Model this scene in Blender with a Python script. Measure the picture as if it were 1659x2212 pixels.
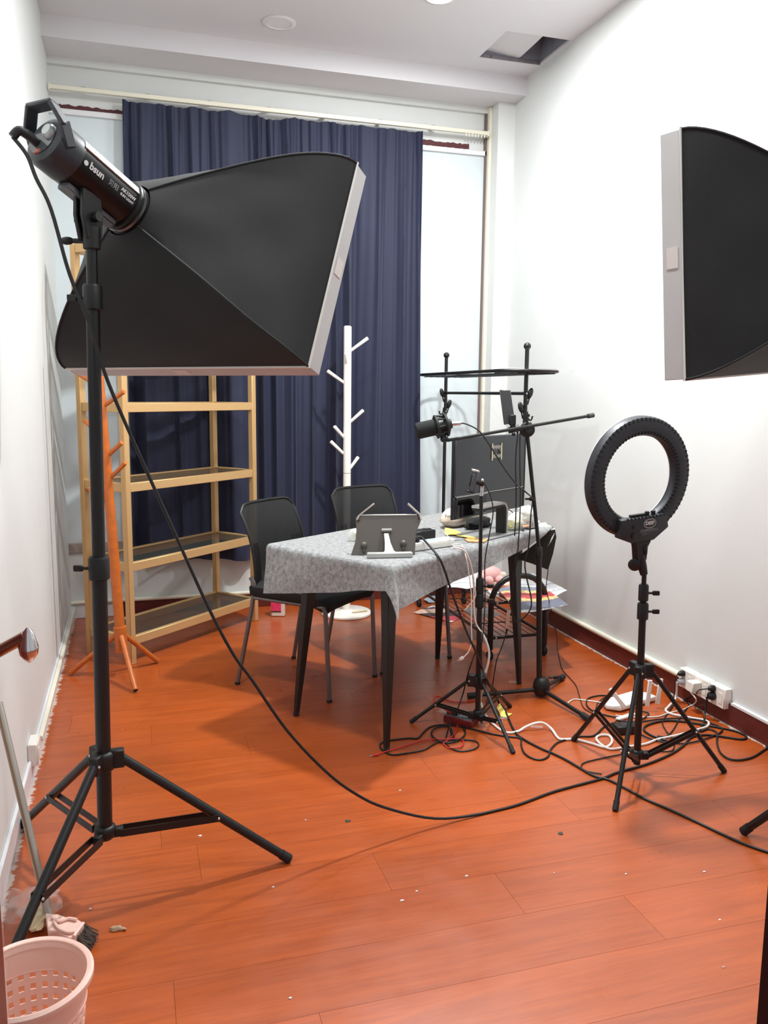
import bpy, bmesh, math, random
import numpy as np
from mathutils import Vector, Matrix

random.seed(7)
for o in list(bpy.data.objects):
    bpy.data.objects.remove(o)
SC = bpy.context.scene
COL = SC.collection

# ------------------------------------------------------------------ camera
IW, IH = 1659, 2212
FOC, YAW, PITCH, ROLL, CAMH = 1787.2, .29494, .14267, .00986, 1.36
_fwd = np.array([math.sin(YAW)*math.cos(PITCH), math.cos(YAW)*math.cos(PITCH), -math.sin(PITCH)])
_r0 = np.array([math.cos(YAW), -math.sin(YAW), 0.])
_u0 = np.cross(_r0, _fwd)
_rt = math.cos(ROLL)*_r0 + math.sin(ROLL)*_u0
_up = -math.sin(ROLL)*_r0 + math.cos(ROLL)*_u0
CAM = Vector((0, 0, CAMH))
cd = bpy.data.cameras.new('camera')
cd.sensor_fit = 'VERTICAL'; cd.sensor_height = 36; cd.lens = FOC/IH*36
cd.clip_start = .02
cam = bpy.data.objects.new('camera', cd); COL.objects.link(cam)
M4 = Matrix(((_rt[0], _up[0], -_fwd[0], 0), (_rt[1], _up[1], -_fwd[1], 0), (_rt[2], _up[2], -_fwd[2], CAMH), (0, 0, 0, 1)))
cam.matrix_world = M4
SC.camera = cam

# ------------------------------------------------------------------ world, exposure
wd = bpy.data.worlds.new('world'); SC.world = wd; wd.use_nodes = True
bg = wd.node_tree.nodes['Background']
bg.inputs[0].default_value = (.9, .93, 1, 1); bg.inputs[1].default_value = .3
SC.view_settings.view_transform = 'Standard'
SC.view_settings.look = 'None'
SC.view_settings.gamma = 1
SC.view_settings.use_curve_mapping = False
SC.view_settings.exposure = 0.88
LAMP_POWER = 24          # watts; each lit ceiling downlight gives a share of it

# room measures (metres): x across, y into the room, z up
XL, XR, YB, YF, ZC = -.385, 2.36, 5.17, .5, 3.267
YBEAM, ZBEAM, YP = 4.87, 3.16, 5.02

# ------------------------------------------------------------------ pixel helpers (directions only)
def ray(x, y):
    d = _fwd + (x-IW/2)/FOC*_rt - (y-IH/2)/FOC*_up
    return Vector(d)
def hit(x, y, P, n):
    d = ray(x, y); n = Vector(n); P = Vector(P)
    return CAM + d*(((P-CAM).dot(n))/d.dot(n))
def fl(x, y, z=0.): return hit(x, y, (0, 0, z), (0, 0, 1))
def onX(x, y, X): return hit(x, y, (X, 0, 0), (1, 0, 0))
def onY(x, y, Y): return hit(x, y, (0, Y, 0), (0, 1, 0))
FH = Vector((_fwd[0], _fwd[1], 0)).normalized()
RH = Vector((_rt[0], _rt[1], 0)).normalized()
def dep(x, y, P): return hit(x, y, P, FH)
def vpl(x, y, A, B):
    A = Vector(A); B = Vector(B); d = (B-A); return hit(x, y, A, (d.y, -d.x, 0))
V3 = Vector
UP = V3((0, 0, 1))

# ------------------------------------------------------------------ materials
def lin(c):
    return tuple(((v/255)/12.92 if v/255 <= .04045 else ((v/255+.055)/1.055)**2.4) for v in c[:3]) + (1,)
MATS = {}
def mat(name, rgb, rough=.5, metal=0., bump=0., bscale=200., var=0., vscale=20., alpha=1., trans=0., emit=0., spec=.5, coat=0., sheen=0., wet=None):
    if name in MATS: return MATS[name]
    m = bpy.data.materials.new(name); m.use_nodes = True; MATS[name] = m
    nt = m.node_tree; N = nt.nodes; L = nt.links
    b = N['Principled BSDF']
    c = lin(rgb)
    b.inputs['Base Color'].default_value = c
    b.inputs['Roughness'].default_value = rough
    b.inputs['Metallic'].default_value = metal
    b.inputs['Specular IOR Level'].default_value = spec
    b.inputs['Coat Weight'].default_value = coat
    b.inputs['Alpha'].default_value = alpha
    b.inputs['Transmission Weight'].default_value = trans
    b.inputs['Sheen Weight'].default_value = sheen
    if emit:
        b.inputs['Emission Color'].default_value = c; b.inputs['Emission Strength'].default_value = emit
    if var or bump:
        tc = N.new('ShaderNodeNewGeometry')
    if var:
        nz = N.new('ShaderNodeTexNoise'); nz.inputs['Scale'].default_value = vscale; nz.inputs['Detail'].default_value = 5
        L.new(tc.outputs['Position'], nz.inputs['Vector'])
        mr = N.new('ShaderNodeMapRange'); mr.inputs['From Min'].default_value = .3; mr.inputs['From Max'].default_value = .7
        mr.inputs['To Min'].default_value = 1-var; mr.inputs['To Max'].default_value = 1+var
        L.new(nz.outputs['Fac'], mr.inputs['Value'])
        mx = N.new('ShaderNodeMix'); mx.data_type = 'RGBA'; mx.blend_type = 'MULTIPLY'; mx.inputs['Factor'].default_value = 1
        mx.inputs[6].default_value = c
        L.new(mr.outputs['Result'], mx.inputs[7])
        L.new(mx.outputs[2], b.inputs['Base Color'])
    if bump:
        nz = N.new('ShaderNodeTexNoise'); nz.inputs['Scale'].default_value = bscale; nz.inputs['Detail'].default_value = 3
        L.new(tc.outputs['Position'], nz.inputs['Vector'])
        bp = N.new('ShaderNodeBump'); bp.inputs['Strength'].default_value = bump; bp.inputs['Distance'].default_value = .002
        L.new(nz.outputs['Fac'], bp.inputs['Height']); L.new(bp.outputs['Normal'], b.inputs['Normal'])
    return m

WALL = mat('wall_paint', (216, 218, 216), .62, bump=.12, bscale=90, var=.02, vscale=3)
PANEL = mat('window_panel_paint', (205, 214, 217), .35, var=.02, vscale=2)
CEIL = mat('ceiling_paint', (218, 216, 219), .8, var=.015, vscale=2)
CREAM = mat('cream_plastic', (226, 222, 204), .4)
TRIMW = mat('white_gloss_trim', (222, 222, 224), .35)
REDWOOD = mat('dark_red_skirting', (92, 34, 30), .35, var=.15, vscale=40)
BLACKM = mat('black_powder_coat', (13, 13, 14), .42, bump=.05, bscale=600)
BLACKP = mat('black_plastic', (12, 12, 13), .5)
BLACKG = mat('black_gloss', (10, 10, 12), .08)
RUBBER = mat('black_rubber', (20, 20, 21), .7)
CABLEB = mat('black_cable', (17, 15, 16), .55)
CABLEW = mat('white_cable', (226, 222, 214), .45)
CABLER = mat('red_cable', (196, 40, 34), .45)
STEEL = mat('bright_steel', (205, 205, 205), .22, 1)
CHROME = mat('chrome', (225, 222, 220), .06, 1)
LEGGREY = mat('grey_metal_leg', (112, 108, 108), .38, .6)
FABRIC = mat('black_softbox_fabric', (13, 13, 14), .7, bump=.25, bscale=700, var=.4, vscale=5)
LIP = mat('grey_softbox_lip', (184, 183, 182), .7, var=.03, vscale=8)
LIPEDGE = mat('pale_piping', (216, 214, 208), .7)
DIFF = mat('white_diffuser', (232, 232, 228), .8)
VELCRO = mat('pale_velcro', (208, 200, 196), .9)
GOLD = mat('gold_metal', (206, 168, 116), .38, .35)
ORANGE = mat('orange_wood', (186, 98, 36), .38, var=.12, vscale=30)
IVORY = mat('white_lacquer', (240, 235, 226), .35)
WHITEP = mat('white_plastic', (236, 233, 226), .35)
CUSH = mat('black_cushion', (9, 9, 10), .8, bump=.2, bscale=900)
TABLEM = mat('black_table_metal', (15, 14, 14), .4)
PAPERW = mat('white_paper', (228, 228, 230), .8)
YELLOWN = mat('yellow_paper', (240, 216, 110), .8)
CARD = mat('brown_cardboard', (206, 156, 104), .85, var=.08, vscale=60)
PINKP = mat('pink_plastic', (242, 204, 190), .38)
GREYPL = mat('dark_grey_plastic', (34, 36, 42), .45, bump=.05, bscale=500)
TABLET = mat('taupe_plastic', (84, 79, 74), .45)
TABLETL = mat('pale_grey_metal', (178, 178, 174), .4, .2)
SILVER = mat('silver_metal', (190, 188, 184), .3, .7)
DGREY = mat('monitor_back_grey', (44, 48, 54), .38)
NAVY = mat('navy_curtain', (29, 34, 60), .7, bump=.12, bscale=1200, var=.05, vscale=4, sheen=.08)
PRINTW = mat('pale_print', (205, 205, 205), .6)
PRINTG = mat('grey_print', (150, 150, 152), .6)
WARM = mat('warm_lamp_glow', (255, 252, 246), .5, emit=14)
GREEN = mat('lime_plastic', (140, 216, 70), .4)
DOORM = mat('dark_red_door', (96, 36, 34), .35, var=.1, vscale=12)
BLUEM = mat('blue_print', (120, 170, 215), .6)

def felt_mat():
    m = bpy.data.materials.new('grey_felt'); m.use_nodes = True; nt = m.node_tree; N = nt.nodes; L = nt.links
    b = N['Principled BSDF']; b.inputs['Roughness'].default_value = .95; b.inputs['Sheen Weight'].default_value = .3
    g = N.new('ShaderNodeNewGeometry')
    n1 = N.new('ShaderNodeTexNoise'); n1.inputs['Scale'].default_value = 230; n1.inputs['Detail'].default_value = 4
    n2 = N.new('ShaderNodeTexNoise'); n2.inputs['Scale'].default_value = 60; n2.inputs['Detail'].default_value = 4
    L.new(g.outputs['Position'], n1.inputs['Vector']); L.new(g.outputs['Position'], n2.inputs['Vector'])
    a = N.new('ShaderNodeMath'); a.operation = 'ADD'; L.new(n1.outputs['Fac'], a.inputs[0]); L.new(n2.outputs['Fac'], a.inputs[1])
    cr = N.new('ShaderNodeValToRGB'); cr.color_ramp.elements[0].position = .78; cr.color_ramp.elements[0].color = lin((104, 106, 108))
    cr.color_ramp.elements[1].position = 1.22; cr.color_ramp.elements[1].color = lin((160, 161, 160))
    hf = N.new('ShaderNodeMath'); hf.operation = 'MULTIPLY'; hf.inputs[1].default_value = 1.0
    L.new(a.outputs[0], hf.inputs[0])
    mr = N.new('ShaderNodeMapRange'); mr.inputs['From Min'].default_value = .75; mr.inputs['From Max'].default_value = 1.25
    L.new(hf.outputs[0], mr.inputs['Value'])
    cr.color_ramp.elements[0].position = 0; cr.color_ramp.elements[1].position = 1
    L.new(mr.outputs['Result'], cr.inputs['Fac']); L.new(cr.outputs['Color'], b.inputs['Base Color'])
    bp = N.new('ShaderNodeBump'); bp.inputs['Strength'].default_value = .35; bp.inputs['Distance'].default_value = .002
    L.new(n1.outputs['Fac'], bp.inputs['Height']); L.new(bp.outputs['Normal'], b.inputs['Normal'])
    return m
FELT = felt_mat()

def floor_mat():
    m = bpy.data.materials.new('red_brown_laminate'); m.use_nodes = True; nt = m.node_tree; N = nt.nodes; L = nt.links
    b = N['Principled BSDF']; b.inputs['Roughness'].default_value = .3
    b.inputs['Specular IOR Level'].default_value = .6; b.inputs['Coat Weight'].default_value = .35; b.inputs['Coat Roughness'].default_value = .3
    g = N.new('ShaderNodeNewGeometry'); oi = N.new('ShaderNodeObjectInfo')
    off = N.new('ShaderNodeVectorMath'); off.operation = 'SCALE'; off.inputs[0].default_value = (37, 91, 13); L.new(oi.outputs['Random'], off.inputs['Scale'])
    ad = N.new('ShaderNodeVectorMath'); ad.operation = 'ADD'; L.new(g.outputs['Position'], ad.inputs[0]); L.new(off.outputs[0], ad.inputs[1])
    mp = N.new('ShaderNodeMapping'); mp.inputs['Scale'].default_value = (1.6, 26, 1); L.new(ad.outputs[0], mp.inputs['Vector'])
    n1 = N.new('ShaderNodeTexNoise'); n1.inputs['Scale'].default_value = 1; n1.inputs['Detail'].default_value = 6; n1.inputs['Roughness'].default_value = .6
    n1.inputs['Distortion'].default_value = 1.2
    L.new(mp.outputs[0], n1.inputs['Vector'])
    mp2 = N.new('ShaderNodeMapping'); mp2.inputs['Scale'].default_value = (10, 160, 1); L.new(ad.outputs[0], mp2.inputs['Vector'])
    n2 = N.new('ShaderNodeTexNoise'); n2.inputs['Scale'].default_value = 1; n2.inputs['Detail'].default_value = 3; L.new(mp2.outputs[0], n2.inputs['Vector'])
    cr = N.new('ShaderNodeValToRGB')
    cr.color_ramp.elements[0].position = .28; cr.color_ramp.elements[0].color = lin((151, 64, 20))
    cr.color_ramp.elements[1].position = .75; cr.color_ramp.elements[1].color = lin((190, 90, 33))
    mix = N.new('ShaderNodeMix'); mix.inputs['Factor'].default_value = .3
    L.new(n1.outputs['Fac'], mix.inputs[2]); L.new(n2.outputs['Fac'], mix.inputs[3])
    L.new(mix.outputs[0], cr.inputs['Fac'])
    # per-plank tone
    mr = N.new('ShaderNodeMapRange'); mr.inputs['To Min'].default_value = .93; mr.inputs['To Max'].default_value = 1.06; L.new(oi.outputs['Random'], mr.inputs['Value'])
    mt = N.new('ShaderNodeMix'); mt.data_type = 'RGBA'; mt.blend_type = 'MULTIPLY'; mt.inputs['Factor'].default_value = 1
    L.new(cr.outputs['Color'], mt.inputs[6]); L.new(mr.outputs['Result'], mt.inputs[7])
    # white wall-paint splashes along the two side walls (ragged streaks and dots)
    sx = N.new('ShaderNodeSeparateXYZ'); L.new(g.outputs['Position'], sx.inputs[0])
    def edge(sign, x0, reach, th):
        d = N.new('ShaderNodeMath'); d.operation = 'MULTIPLY_ADD'; d.inputs[1].default_value = sign/reach; d.inputs[2].default_value = -sign*x0/reach
        L.new(sx.outputs[0], d.inputs[0])            # 0 at the wall .. 1 at reach
        nz = N.new('ShaderNodeTexNoise'); nz.inputs['Scale'].default_value = 26; nz.inputs['Detail'].default_value = 6; nz.inputs['Roughness'].default_value = .75
        mpx = N.new('ShaderNodeMapping'); mpx.inputs['Scale'].default_value = (.6, 1.3, 1); L.new(g.outputs['Position'], mpx.inputs['Vector']); L.new(mpx.outputs[0], nz.inputs['Vector'])
        s = N.new('ShaderNodeMath'); s.operation = 'SUBTRACT'; L.new(nz.outputs['Fac'], s.inputs[0]); L.new(d.outputs[0], s.inputs[1])
        r = N.new('ShaderNodeMapRange'); r.inputs['From Min'].default_value = th; r.inputs['From Max'].default_value = th+.07; L.new(s.outputs[0], r.inputs['Value'])
        return r.outputs['Result']
    e1 = edge(1, XL, .085, .22); e2 = edge(-1, XR-.012, .07, .3)
    mxm = N.new('ShaderNodeMath'); mxm.operation = 'MAXIMUM'; L.new(e1, mxm.inputs[0]); L.new(e2, mxm.inputs[1])
    sc = N.new('ShaderNodeMath'); sc.operation = 'MULTIPLY'; sc.inputs[1].default_value = .8; L.new(mxm.outputs[0], sc.inputs[0])
    mw = N.new('ShaderNodeMix'); mw.data_type = 'RGBA'; L.new(sc.outputs[0], mw.inputs['Factor']); L.new(mt.outputs[2], mw.inputs[6]); mw.inputs[7].default_value = lin((214, 208, 200))
    L.new(mw.outputs[2], b.inputs['Base Color'])
    rr = N.new('ShaderNodeMapRange'); rr.inputs['From Min'].default_value = .3; rr.inputs['From Max'].default_value = .7; rr.inputs['To Min'].default_value = .26; rr.inputs['To Max'].default_value = .38
    n3 = N.new('ShaderNodeTexNoise'); n3.inputs['Scale'].default_value = 7; n3.inputs['Detail'].default_value = 5; L.new(g.outputs['Position'], n3.inputs['Vector'])
    L.new(n3.outputs['Fac'], rr.inputs['Value']); L.new(rr.outputs['Result'], b.inputs['Roughness'])
    bp = N.new('ShaderNodeBump'); bp.inputs['Strength'].default_value = .06; bp.inputs['Distance'].default_value = .001
    L.new(n2.outputs['Fac'], bp.inputs['Height']); L.new(bp.outputs['Normal'], b.inputs['Normal'])
    return m
FLOORM = floor_mat()

def clear_mat(name, rgb, opacity, rough=.15, spec=.5):
    """thin see-through sheet: part principled, part transparent"""
    m = bpy.data.materials.new(name); m.use_nodes = True; nt = m.node_tree; N = nt.nodes; L = nt.links
    b = N['Principled BSDF']; b.inputs['Base Color'].default_value = lin(rgb); b.inputs['Roughness'].default_value = rough
    b.inputs['Specular IOR Level'].default_value = spec
    t = N.new('ShaderNodeBsdfTransparent'); mx = N.new('ShaderNodeMixShader'); mx.inputs[0].default_value = opacity
    L.new(t.outputs[0], mx.inputs[1]); L.new(b.outputs[0], mx.inputs[2]); L.new(mx.outputs[0], N['Material Output'].inputs['Surface'])
    return m
GLASS = clear_mat('tinted_glass', (70, 74, 66), .42, .03, .6)
FILM = clear_mat('clear_film', (235, 228, 224), .15, .1, 1.)
BAGW = clear_mat('milky_plastic_bag', (236, 236, 228), .62, .25, .7)
BAGC = clear_mat('clear_plastic_bag', (240, 242, 240), .3, .1, .9)
MESH = clear_mat('black_mesh', (9, 10, 11), .8, .6)

# ------------------------------------------------------------------ mesh builder
def axes(z, xh=None):
    z = V3(z).normalized()
    xh = V3(xh) if xh is not None else (UP if abs(z.z) < .9 else V3((1, 0, 0)))
    x = xh - z*xh.dot(z)
    if x.length < 1e-6: x = V3((0, 1, 0)).cross(z)
    x.normalize(); y = z.cross(x)
    return x, y, z

class MB:
    def __init__(s): s.v = []; s.f = []
    def add(s, vs, fs):
        b = len(s.v); s.v += [V3(p) for p in vs]; s.f += [tuple(i+b for i in f) for f in fs]; return s
    def box(s, c, size, ax=None):
        c = V3(c); a = size[0]/2; b = size[1]/2; d = size[2]/2
        X, Y, Z = ax if ax else (V3((1, 0, 0)), V3((0, 1, 0)), UP)
        vs = [c+X*i*a+Y*j*b+Z*k*d for k in (-1, 1) for j in (-1, 1) for i in (-1, 1)]
        return s.add(vs, [(0, 2, 3, 1), (4, 5, 7, 6), (0, 1, 5, 4), (2, 6, 7, 3), (0, 4, 6, 2), (1, 3, 7, 5)])
    def mm(s, x0, x1, y0, y1, z0, z1):
        return s.box(((x0+x1)/2, (y0+y1)/2, (z0+z1)/2), (x1-x0, y1-y0, z1-z0))
    def beam(s, p, q, w, h, xh=None):
        p = V3(p); q = V3(q); x, y, z = axes(q-p, xh)
        return s.box((p+q)/2, (w, h, (q-p).length), (x, y, z))
    def tube(s, pts, r, n=10, closed=False, caps=True):
        pts = [V3(p) for p in pts]; m = len(pts)
        rs = r if isinstance(r, (list, tuple)) else [r]*m
        if closed: T = [(pts[(i+1) % m]-pts[i-1]).normalized() for i in range(m)]
        else: T = [((pts[min(i+1, m-1)]-pts[max(i-1, 0)])).normalized() for i in range(m)]
        x, y, z = axes(T[0]); vs = []
        for i in range(m):
            t = T[i]; x = (x-t*x.dot(t))
            if x.length < 1e-6: x = axes(t)[0]
            x.normalize(); y = t.cross(x)
            for k in range(n):
                a = 2*math.pi*k/n; vs.append(pts[i]+(x*math.cos(a)+y*math.sin(a))*rs[i])
        fs = []
        for i in range(m if closed else m-1):
            j = (i+1) % m
            for k in range(n):
                l = (k+1) % n; fs.append((i*n+k, i*n+l, j*n+l, j*n+k))
        if caps and not closed:
            fs.append(tuple(range(n-1, -1, -1))); fs.append(tuple((m-1)*n+k for k in range(n)))
        return s.add(vs, fs)
    def cyl(s, p, q, r, n=16, r2=None): return s.tube([p, q], [r, r if r2 is None else r2], n)
    def lathe(s, o, axis, prof, n=24, xh=None, ring=False):
        o = V3(o); x, y, z = axes(axis, xh); vs = []; fs = []
        for (r, h) in prof:
            for k in range(n):
                a = 2*math.pi*k/n; vs.append(o+z*h+(x*math.cos(a)+y*math.sin(a))*max(r, 1e-5))
        for i in range(len(prof)-1):
            for k in range(n):
                l = (k+1) % n; fs.append((i*n+k, i*n+l, (i+1)*n+l, (i+1)*n+k))
        if ring:
            e = len(prof)-1; fs += [(e*n+k, e*n+(k+1) % n, (k+1) % n, k) for k in range(n)]
        if prof[0][0] > 1e-4 and not ring: fs.append(tuple(range(n-1, -1, -1)))
        if prof[-1][0] > 1e-4 and not ring: fs.append(tuple((len(prof)-1)*n+k for k in range(n)))
        return s.add(vs, fs)
    def ball(s, c, r, n=14, sc=(1, 1, 1), ax=None):
        X, Y, Z = ax if ax else (V3((1, 0, 0)), V3((0, 1, 0)), UP); c = V3(c); vs = []; fs = []; h = max(4, n//2)
        for i in range(h+1):
            t = math.pi*i/h
            for k in range(n):
                a = 2*math.pi*k/n
                vs.append(c+X*(r*sc[0]*math.sin(t)*math.cos(a))+Y*(r*sc[1]*math.sin(t)*math.sin(a))-Z*(r*sc[2]*math.cos(t)))
        for i in range(h):
            for k in range(n):
                l = (k+1) % n; fs.append((i*n+k, i*n+l, (i+1)*n+l, (i+1)*n+k))
        return s.add(vs, fs)
    def prism(s, poly, o, x, y, h):
        """2-D polygon in frame (o, x, y), extruded by h along x cross y"""
        o = V3(o); x = V3(x); y = V3(y); z = x.cross(y); n = len(poly)
        vs = [o+x*a+y*b for a, b in poly]+[o+x*a+y*b+z*h for a, b in poly]
        fs = [tuple(range(n-1, -1, -1)), tuple(range(n, 2*n))]+[(i, (i+1) % n, n+(i+1) % n, n+i) for i in range(n)]
        return s.add(vs, fs)
    def sheet(s, fn, nu, nv, t=.002):
        P = [[V3(fn(i/nu, j/nv)) for j in range(nv+1)] for i in range(nu+1)]
        def nrm(i, j):
            a = P[min(i+1, nu)][j]-P[max(i-1, 0)][j]; b = P[i][min(j+1, nv)]-P[i][max(j-1, 0)]
            c = a.cross(b); return c.normalized() if c.length > 1e-12 else UP
        w = nv+1; top = []; bot = []
        for i in range(nu+1):
            for j in range(nv+1):
                n_ = nrm(i, j); top.append(P[i][j]+n_*t/2); bot.append(P[i][j]-n_*t/2)
        m = len(top); fs = []
        for i in range(nu):
            for j in range(nv):
                a = i*w+j; fs.append((a, a+w, a+w+1, a+1)); fs.append((m+a, m+a+1, m+a+w+1, m+a+w))
        for i in range(nu):
            a = i*w; fs.append((a, m+a, m+a+w, a+w)); a = i*w+nv; fs.append((a, a+w, m+a+w, m+a))
        for j in range(nv):
            fs.append((j, j+1, m+j+1, m+j)); a = nu*w+j; fs.append((a, m+a, m+a+1, a+1))
        return s.add(top+bot, fs)

def cat(pts, n=6, closed=False):
    pts = [V3(p) for p in pts]; m = len(pts); out = []
    for i in range(m if closed else m-1):
        if closed: p0, p1, p2, p3 = pts[i-1], pts[i], pts[(i+1) % m], pts[(i+2) % m]
        else: p0, p1, p2, p3 = pts[max(i-1, 0)], pts[i], pts[i+1], pts[min(i+2, m-1)]
        for k in range(n):
            t = k/n
            out.append(.5*((2*p1)+(p2-p0)*t+(2*p0-5*p1+4*p2-p3)*t*t+(3*p1-p0-3*p2+p3)*t**3))
    if not closed: out.append(pts[-1])
    return out
def rrect(w, h, r, n=4):
    out = []
    for cx, cy, a0 in ((w/2-r, h/2-r, 0), (-w/2+r, h/2-r, 90), (-w/2+r, -h/2+r, 180), (w/2-r, -h/2+r, 270)):
        for k in range(n+1):
            a = math.radians(a0+90*k/n); out.append((cx+r*math.cos(a), cy+r*math.sin(a)))
    return out

ORG = {}
def tag(o, label=None, cat_=None, group=None, kind=None):
    if label: o['label'] = label
    if cat_: o['category'] = cat_
    if group: o['group'] = group
    if kind: o['kind'] = kind
    return o
def thing(name, label, cat_, loc, group=None):
    o = bpy.data.objects.new(name, None); COL.objects.link(o); o.location = V3(loc); o.empty_display_size = .05
    ORG[o] = V3(loc); return tag(o, label, cat_, group)
def put(name, mb, m, parent=None, loc=None, bevel=0., seg=1, smooth=40, label=None):
    """links the builder's shape as ONE mesh object; vertices are given in world space"""
    org = ORG[parent] if parent is not None else (V3(loc) if loc is not None else V3((0, 0, 0)))
    me = bpy.data.meshes.new(name)
    me.from_pydata([tuple(p-org) for p in mb.v], [], mb.f)
    bm = bmesh.new(); bm.from_mesh(me)
    bmesh.ops.recalc_face_normals(bm, faces=bm.faces)
    if bevel:
        es = [e for e in bm.edges if len(e.link_faces) == 2 and e.calc_face_angle(0) > .5]
        bmesh.ops.bevel(bm, geom=es, offset=bevel, segments=seg, affect='EDGES', profile=.5, clamp_overlap=True)
    bm.to_mesh(me); bm.free()
    if smooth:
        for p in me.polygons: p.use_smooth = True
        me.set_sharp_from_angle(angle=math.radians(smooth))
    me.materials.append(m)
    o = bpy.data.objects.new(name, me); COL.objects.link(o); ORG[o] = org
    if parent is not None: o.parent = parent
    else: o.location = org
    if label: o['label'] = label
    return o
def struct(name, mb, m, parent=None, **k):
    o = put(name, mb, m, parent, **k)
    if parent is None: o['kind'] = 'structure'
    return o
def text(name, body, size, o, x, y, m, parent, align='CENTER', thick=.0004, bold=0.):
    """flat lettering as a thin mesh in frame (o, x, y)"""
    cu = bpy.data.curves.new(name, 'FONT'); cu.body = body; cu.size = size; cu.align_x = align; cu.align_y = 'CENTER'; cu.extrude = thick; cu.offset = bold
    cu.resolution_u = 3
    to = bpy.data.objects.new(name, cu); COL.objects.link(to)
    bpy.context.view_layer.update()
    dg = bpy.context.evaluated_depsgraph_get()
    me = bpy.data.meshes.new_from_object(to.evaluated_get(dg))
    bpy.data.objects.remove(to)
    x = V3(x).normalized(); y = V3(y).normalized(); z = x.cross(y); org = ORG[parent]; o = V3(o)
    for v in me.vertices:
        v.co = o+x*v.co.x+y*v.co.y+z*v.co.z-org
    me.materials.clear(); me.materials.append(m)
    ob = bpy.data.objects.new(name, me); COL.objects.link(ob); ob.parent = parent; ORG[ob] = org
    return ob

# ================================================================== THE ROOM
# ---- floor: subfloor with laminate planks
sub = MB(); sub.mm(XL-.1, XR+.1, -1.2, YB+.1, -.06, -.008)
FLOOR = struct('floor', sub, mat('subfloor', (70, 34, 20), .7))
PW = .1945; PL = 1.2
def plank_mesh(x0, x1, y0, y1):
    mb = MB(); g = .00035; mb.mm(x0+g, x1-g, y0+g, y1-g, -.008, 0); return mb
row = -13
offs = {0: .354, 1: .05, 2: -.246, 3: .645, 4: .146}
y0 = 1.428
for r in range(-14, 21):
    ya = y0+r*PW; yb = ya+PW
    if yb > YB: yb = YB
    if ya >= YB-.005: break
    st = offs.get(r, (.354-.3*r+random.uniform(-.05, .05))) % PL
    xs = [XL]
    x = st-PL*3
    while x < XR:
        if x > XL+.03: xs.append(x)
        x += PL
    xs.append(XR)
    for a, b in zip(xs[:-1], xs[1:]):
        put('plank', plank_mesh(a, b, ya, yb), FLOORM, FLOOR, smooth=0)

# ---- walls
wl = MB(); wl.mm(XL-.1, XL, YF, YB+.1, -.05, ZC+.05); struct('wall_left', wl, WALL)
wr = MB(); wr.mm(XR, XR+.1, YF, YB+.1, -.05, ZC+.05); struct('wall_right', wr, WALL)
# frame of the doorway the photograph is taken from
YD = .3; DX0, DX1, DZ = -.33, .2955, 2.1
dj = MB(); t = .03
dj.mm(DX1, DX1+.025, YD-.03, YD+.012, 0, DZ+t); dj.mm(DX0-t, DX0, YD-.03, YD+.012, 0, DZ+t); dj.mm(DX0, DX1, YD-.03, YD+.012, DZ, DZ+t)
struct('trim_1', dj, mat('dark_door_frame', (44, 20, 20), .35), bevel=.003)
# back wall: masonry plane, boarded-over window with frame and sill
wb = MB(); wb.mm(XL-.1, XR+.1, YB, YB+.1, -.05, ZC+.05)
WB = struct('wall_back', wb, WALL)
pil = MB(); pil.mm(2.245, XR, YP, YB, 0, ZBEAM); struct('wall_pillar', pil, WALL)
bm_ = MB(); bm_.mm(XL, XR, YBEAM, YB, ZBEAM, ZC); struct('ceiling_beam', bm_, CEIL)
stp = MB(); stp.mm(XL, 2.245, YB-.03, YB, ZBEAM-.035, ZBEAM); struct('trim_2', stp, WALL)
# boarded window between the two frame strips
WZ0, WZ1 = .44, 2.83
zt = onY(262, 250, YB).z; zb = onY(262, 262, YB).z
W1 = MB()
W1.mm(XL, 2.225, YB-.012, YB, .46, zb)
win = struct('window_1', W1, PANEL)
fr_ = MB(); fr_.mm(XL, 2.225, YB-.03, YB, zb, zt); put('window_frame', fr_, TRIMW, win, bevel=.002)
sv = MB(); sv.mm(2.225, 2.245, YB-.06, YB, 0, ZBEAM-.002); put('window_frame', sv, CREAM, win, bevel=.002)
dv = MB(); dv.mm(2.214, 2.225, YB-.03, YB, 0, ZBEAM-.036); put('window_frame', dv, mat('brown_gap', (112, 96, 92), .7), win)
sl = MB(); sl.mm(XL, 2.225, YB-.016, YB, .40, .46); put('window_sill', sl, mat('worn_sill', (166, 152, 144), .6, var=.25, vscale=25), win, bevel=.003)
# chipped dark red strips of old paint above the frame
def chipped(x0, x1, z0, z1):
    mb = MB(); n = int((x1-x0)/.012); top = []; bot = []
    for i in range(n+1):
        x = x0+(x1-x0)*i/n; top.append((x, z1+random.uniform(-.006, .003))); bot.append((x, z0+random.uniform(-.003, .005)))
    vs = [(x, YB-.003, z) for x, z in top]+[(x, YB-.003, z) for x, z in bot]+[(x, YB, z) for x, z in top]+[(x, YB, z) for x, z in bot]
    m = n+1; fs = []
    for i in range(n):
        fs += [(i, i+1, m+i+1, m+i), (i, 2*m+i, 2*m+i+1, i+1), (m+i, m+i+1, 3*m+i+1, 3*m+i)]
    fs += [(0, m, 3*m, 2*m), (n, 2*m+n, 3*m+n, m+n)]
    return mb.add(vs, fs)
OLDRED = mat('old_red_paint', (84, 34, 36), .6, var=.3, vscale=60)
put('paint_strip', chipped(onY(108, 230, YB).x, onY(275, 247, YB).x, zt, onY(200, 232, YB).z), OLDRED, WB, smooth=0)
put('paint_strip', chipped(onY(900, 305, YB).x, onY(1013, 315, YB).x, onY(960, 318, YB).z, onY(960, 306, YB).z), OLDRED, WB, smooth=0)

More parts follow.
